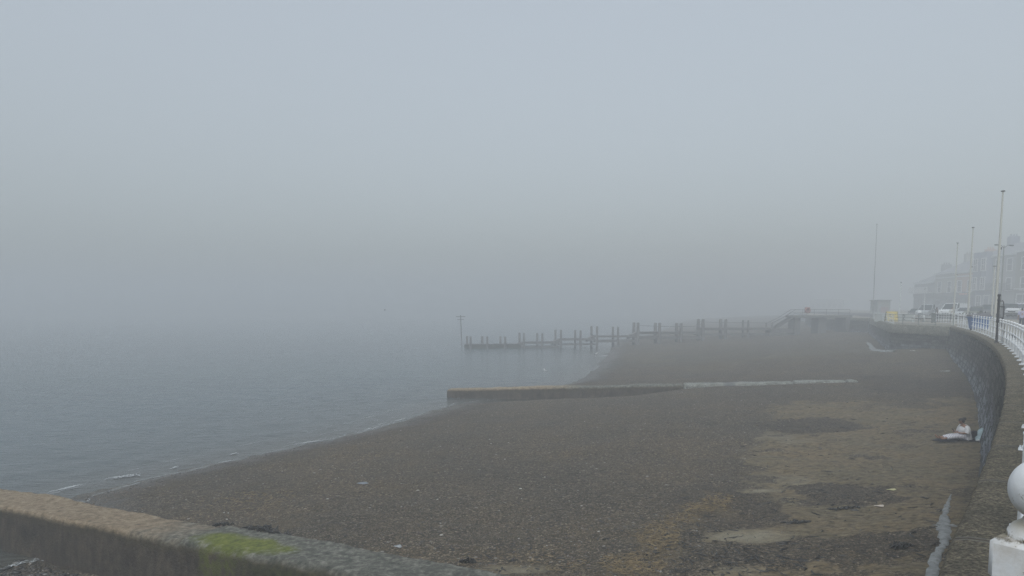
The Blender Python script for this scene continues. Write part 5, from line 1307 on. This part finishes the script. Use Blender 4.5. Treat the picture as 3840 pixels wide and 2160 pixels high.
# ------------------------------------------------------------------ light, fog, sky
SUN_E, SUN_R = R(55), R(195)
w = bpy.data.worlds.new('World'); S.world = w; w.use_nodes = True
n = w.node_tree.nodes; lk = w.node_tree.links
sky = n.new('ShaderNodeTexSky'); sky.sky_type = 'NISHITA'; sky.sun_disc = False
sky.sun_elevation = SUN_E; sky.sun_rotation = SUN_R; sky.air_density = 1.0; sky.dust_density = 1.0; sky.ozone_density = 1.0
hs = n.new('ShaderNodeHueSaturation'); hs.inputs['Saturation'].default_value = .37
lk.new(sky.outputs[0], hs.inputs['Color'])
tint = n.new('ShaderNodeMix'); tint.data_type = 'RGBA'; tint.blend_type = 'MULTIPLY'; tint.inputs[0].default_value = 1.; tint.inputs[7].default_value = (.985, 1.012, .985, 1)
lk.new(hs.outputs[0], tint.inputs[6])
# overcast: the sky brightens from the horizon to the zenith (CIE overcast law, L = 1 + 2 sin(elevation))
tc = n.new('ShaderNodeTexCoord'); sx = n.new('ShaderNodeSeparateXYZ'); lk.new(tc.outputs['Generated'], sx.inputs[0])
ma = n.new('ShaderNodeMath'); ma.operation = 'MULTIPLY_ADD'; ma.use_clamp = False
mx = n.new('ShaderNodeMath'); mx.operation = 'MAXIMUM'; mx.inputs[1].default_value = 0.; lk.new(sx.outputs[2], mx.inputs[0])
lk.new(mx.outputs[0], ma.inputs[0]); ma.inputs[1].default_value = 2.05; ma.inputs[2].default_value = .40
sc_ = n.new('ShaderNodeVectorMath'); sc_.operation = 'SCALE'; lk.new(tint.outputs[2], sc_.inputs[0]); lk.new(ma.outputs[0], sc_.inputs['Scale'])
bg = n['Background']; bg.inputs[1].default_value = .148; lk.new(sc_.outputs[0], bg.inputs[0])
sd_ = bpy.data.lights.new('sun', 'SUN'); sd_.energy = .9; sd_.angle = R(40); sd_.color = (1, .96, .90)
so = bpy.data.objects.new('sun', sd_); COL.objects.link(so)
so.rotation_euler = Vector((math.sin(SUN_R)*math.cos(SUN_E), math.cos(SUN_R)*math.cos(SUN_E), math.sin(SUN_E))).to_track_quat('Z', 'Y').to_euler()
hm = bpy.data.materials.new('fog'); hm.use_nodes = True; hn = hm.node_tree.nodes; hn.remove(hn['Principled BSDF'])
pv = hn.new('ShaderNodeVolumePrincipled'); pv.inputs['Color'].default_value = (.70, .725, .74, 1); pv.inputs['Density'].default_value = .0068
pv.inputs['Anisotropy'].default_value = 0.
hm.node_tree.links.new(pv.outputs[0], hn['Material Output'].inputs['Volume'])
hz = MB().box((0, 40, 0), (1500, 1500, 2*20.)).build('haze', hm); 
for v in hz.data.vertices:
    if v.co.z < 0: v.co.z = -38.
tag(hz, kind='stuff')
S.view_settings.view_transform = 'Standard'; S.view_settings.look = 'None'; S.view_settings.gamma = 1; S.view_settings.exposure = 0.
S.cycles.volume_bounces = 4; S.cycles.max_bounces = 8; S.cycles.diffuse_bounces = 3; S.cycles.use_denoising = DENOISE; S.cycles.use_adaptive_sampling = False; S.cycles.denoising_prefilter = PREF
try: S.cycles.denoiser = 'OPENIMAGEDENOISE'
except Exception: pass

# ------------------------------------------------------------------ repeats share a group
GROUPS = {'parked_car': 'cars parked along the seafront road', 'parked_van': 'vans parked along the seafront road', 'flagpole': 'flagpoles along the promenade', 'terrace_house': 'terrace houses across the seafront road',
          'white_railing': 'white railings of the promenade', 'concrete_groyne': 'concrete groynes on the beach', 'concrete_footing': 'bare concrete footings below the walls', 'gull': 'gulls on the water', 'motorbike': 'motorbikes behind the white bench',
          'lamp_column': 'thin poles and lamp columns', 'seaweed_clump': 'dark seaweed clumps on the beach', 'litter_scrap': 'pale scraps lying on the sand', 'sea_wall': 'sea walls', 'bag': 'bags on the white bench', 'park_bench': 'promenade benches'}
for o in bpy.data.objects:
    if o.parent is None and 'category' in o:
        k = o.name.split('.')[0]
        if k == 'person' and 'beach' not in o['label']: o['group'] = 'people on the promenade'
        elif k in GROUPS: o['group'] = GROUPS[k]
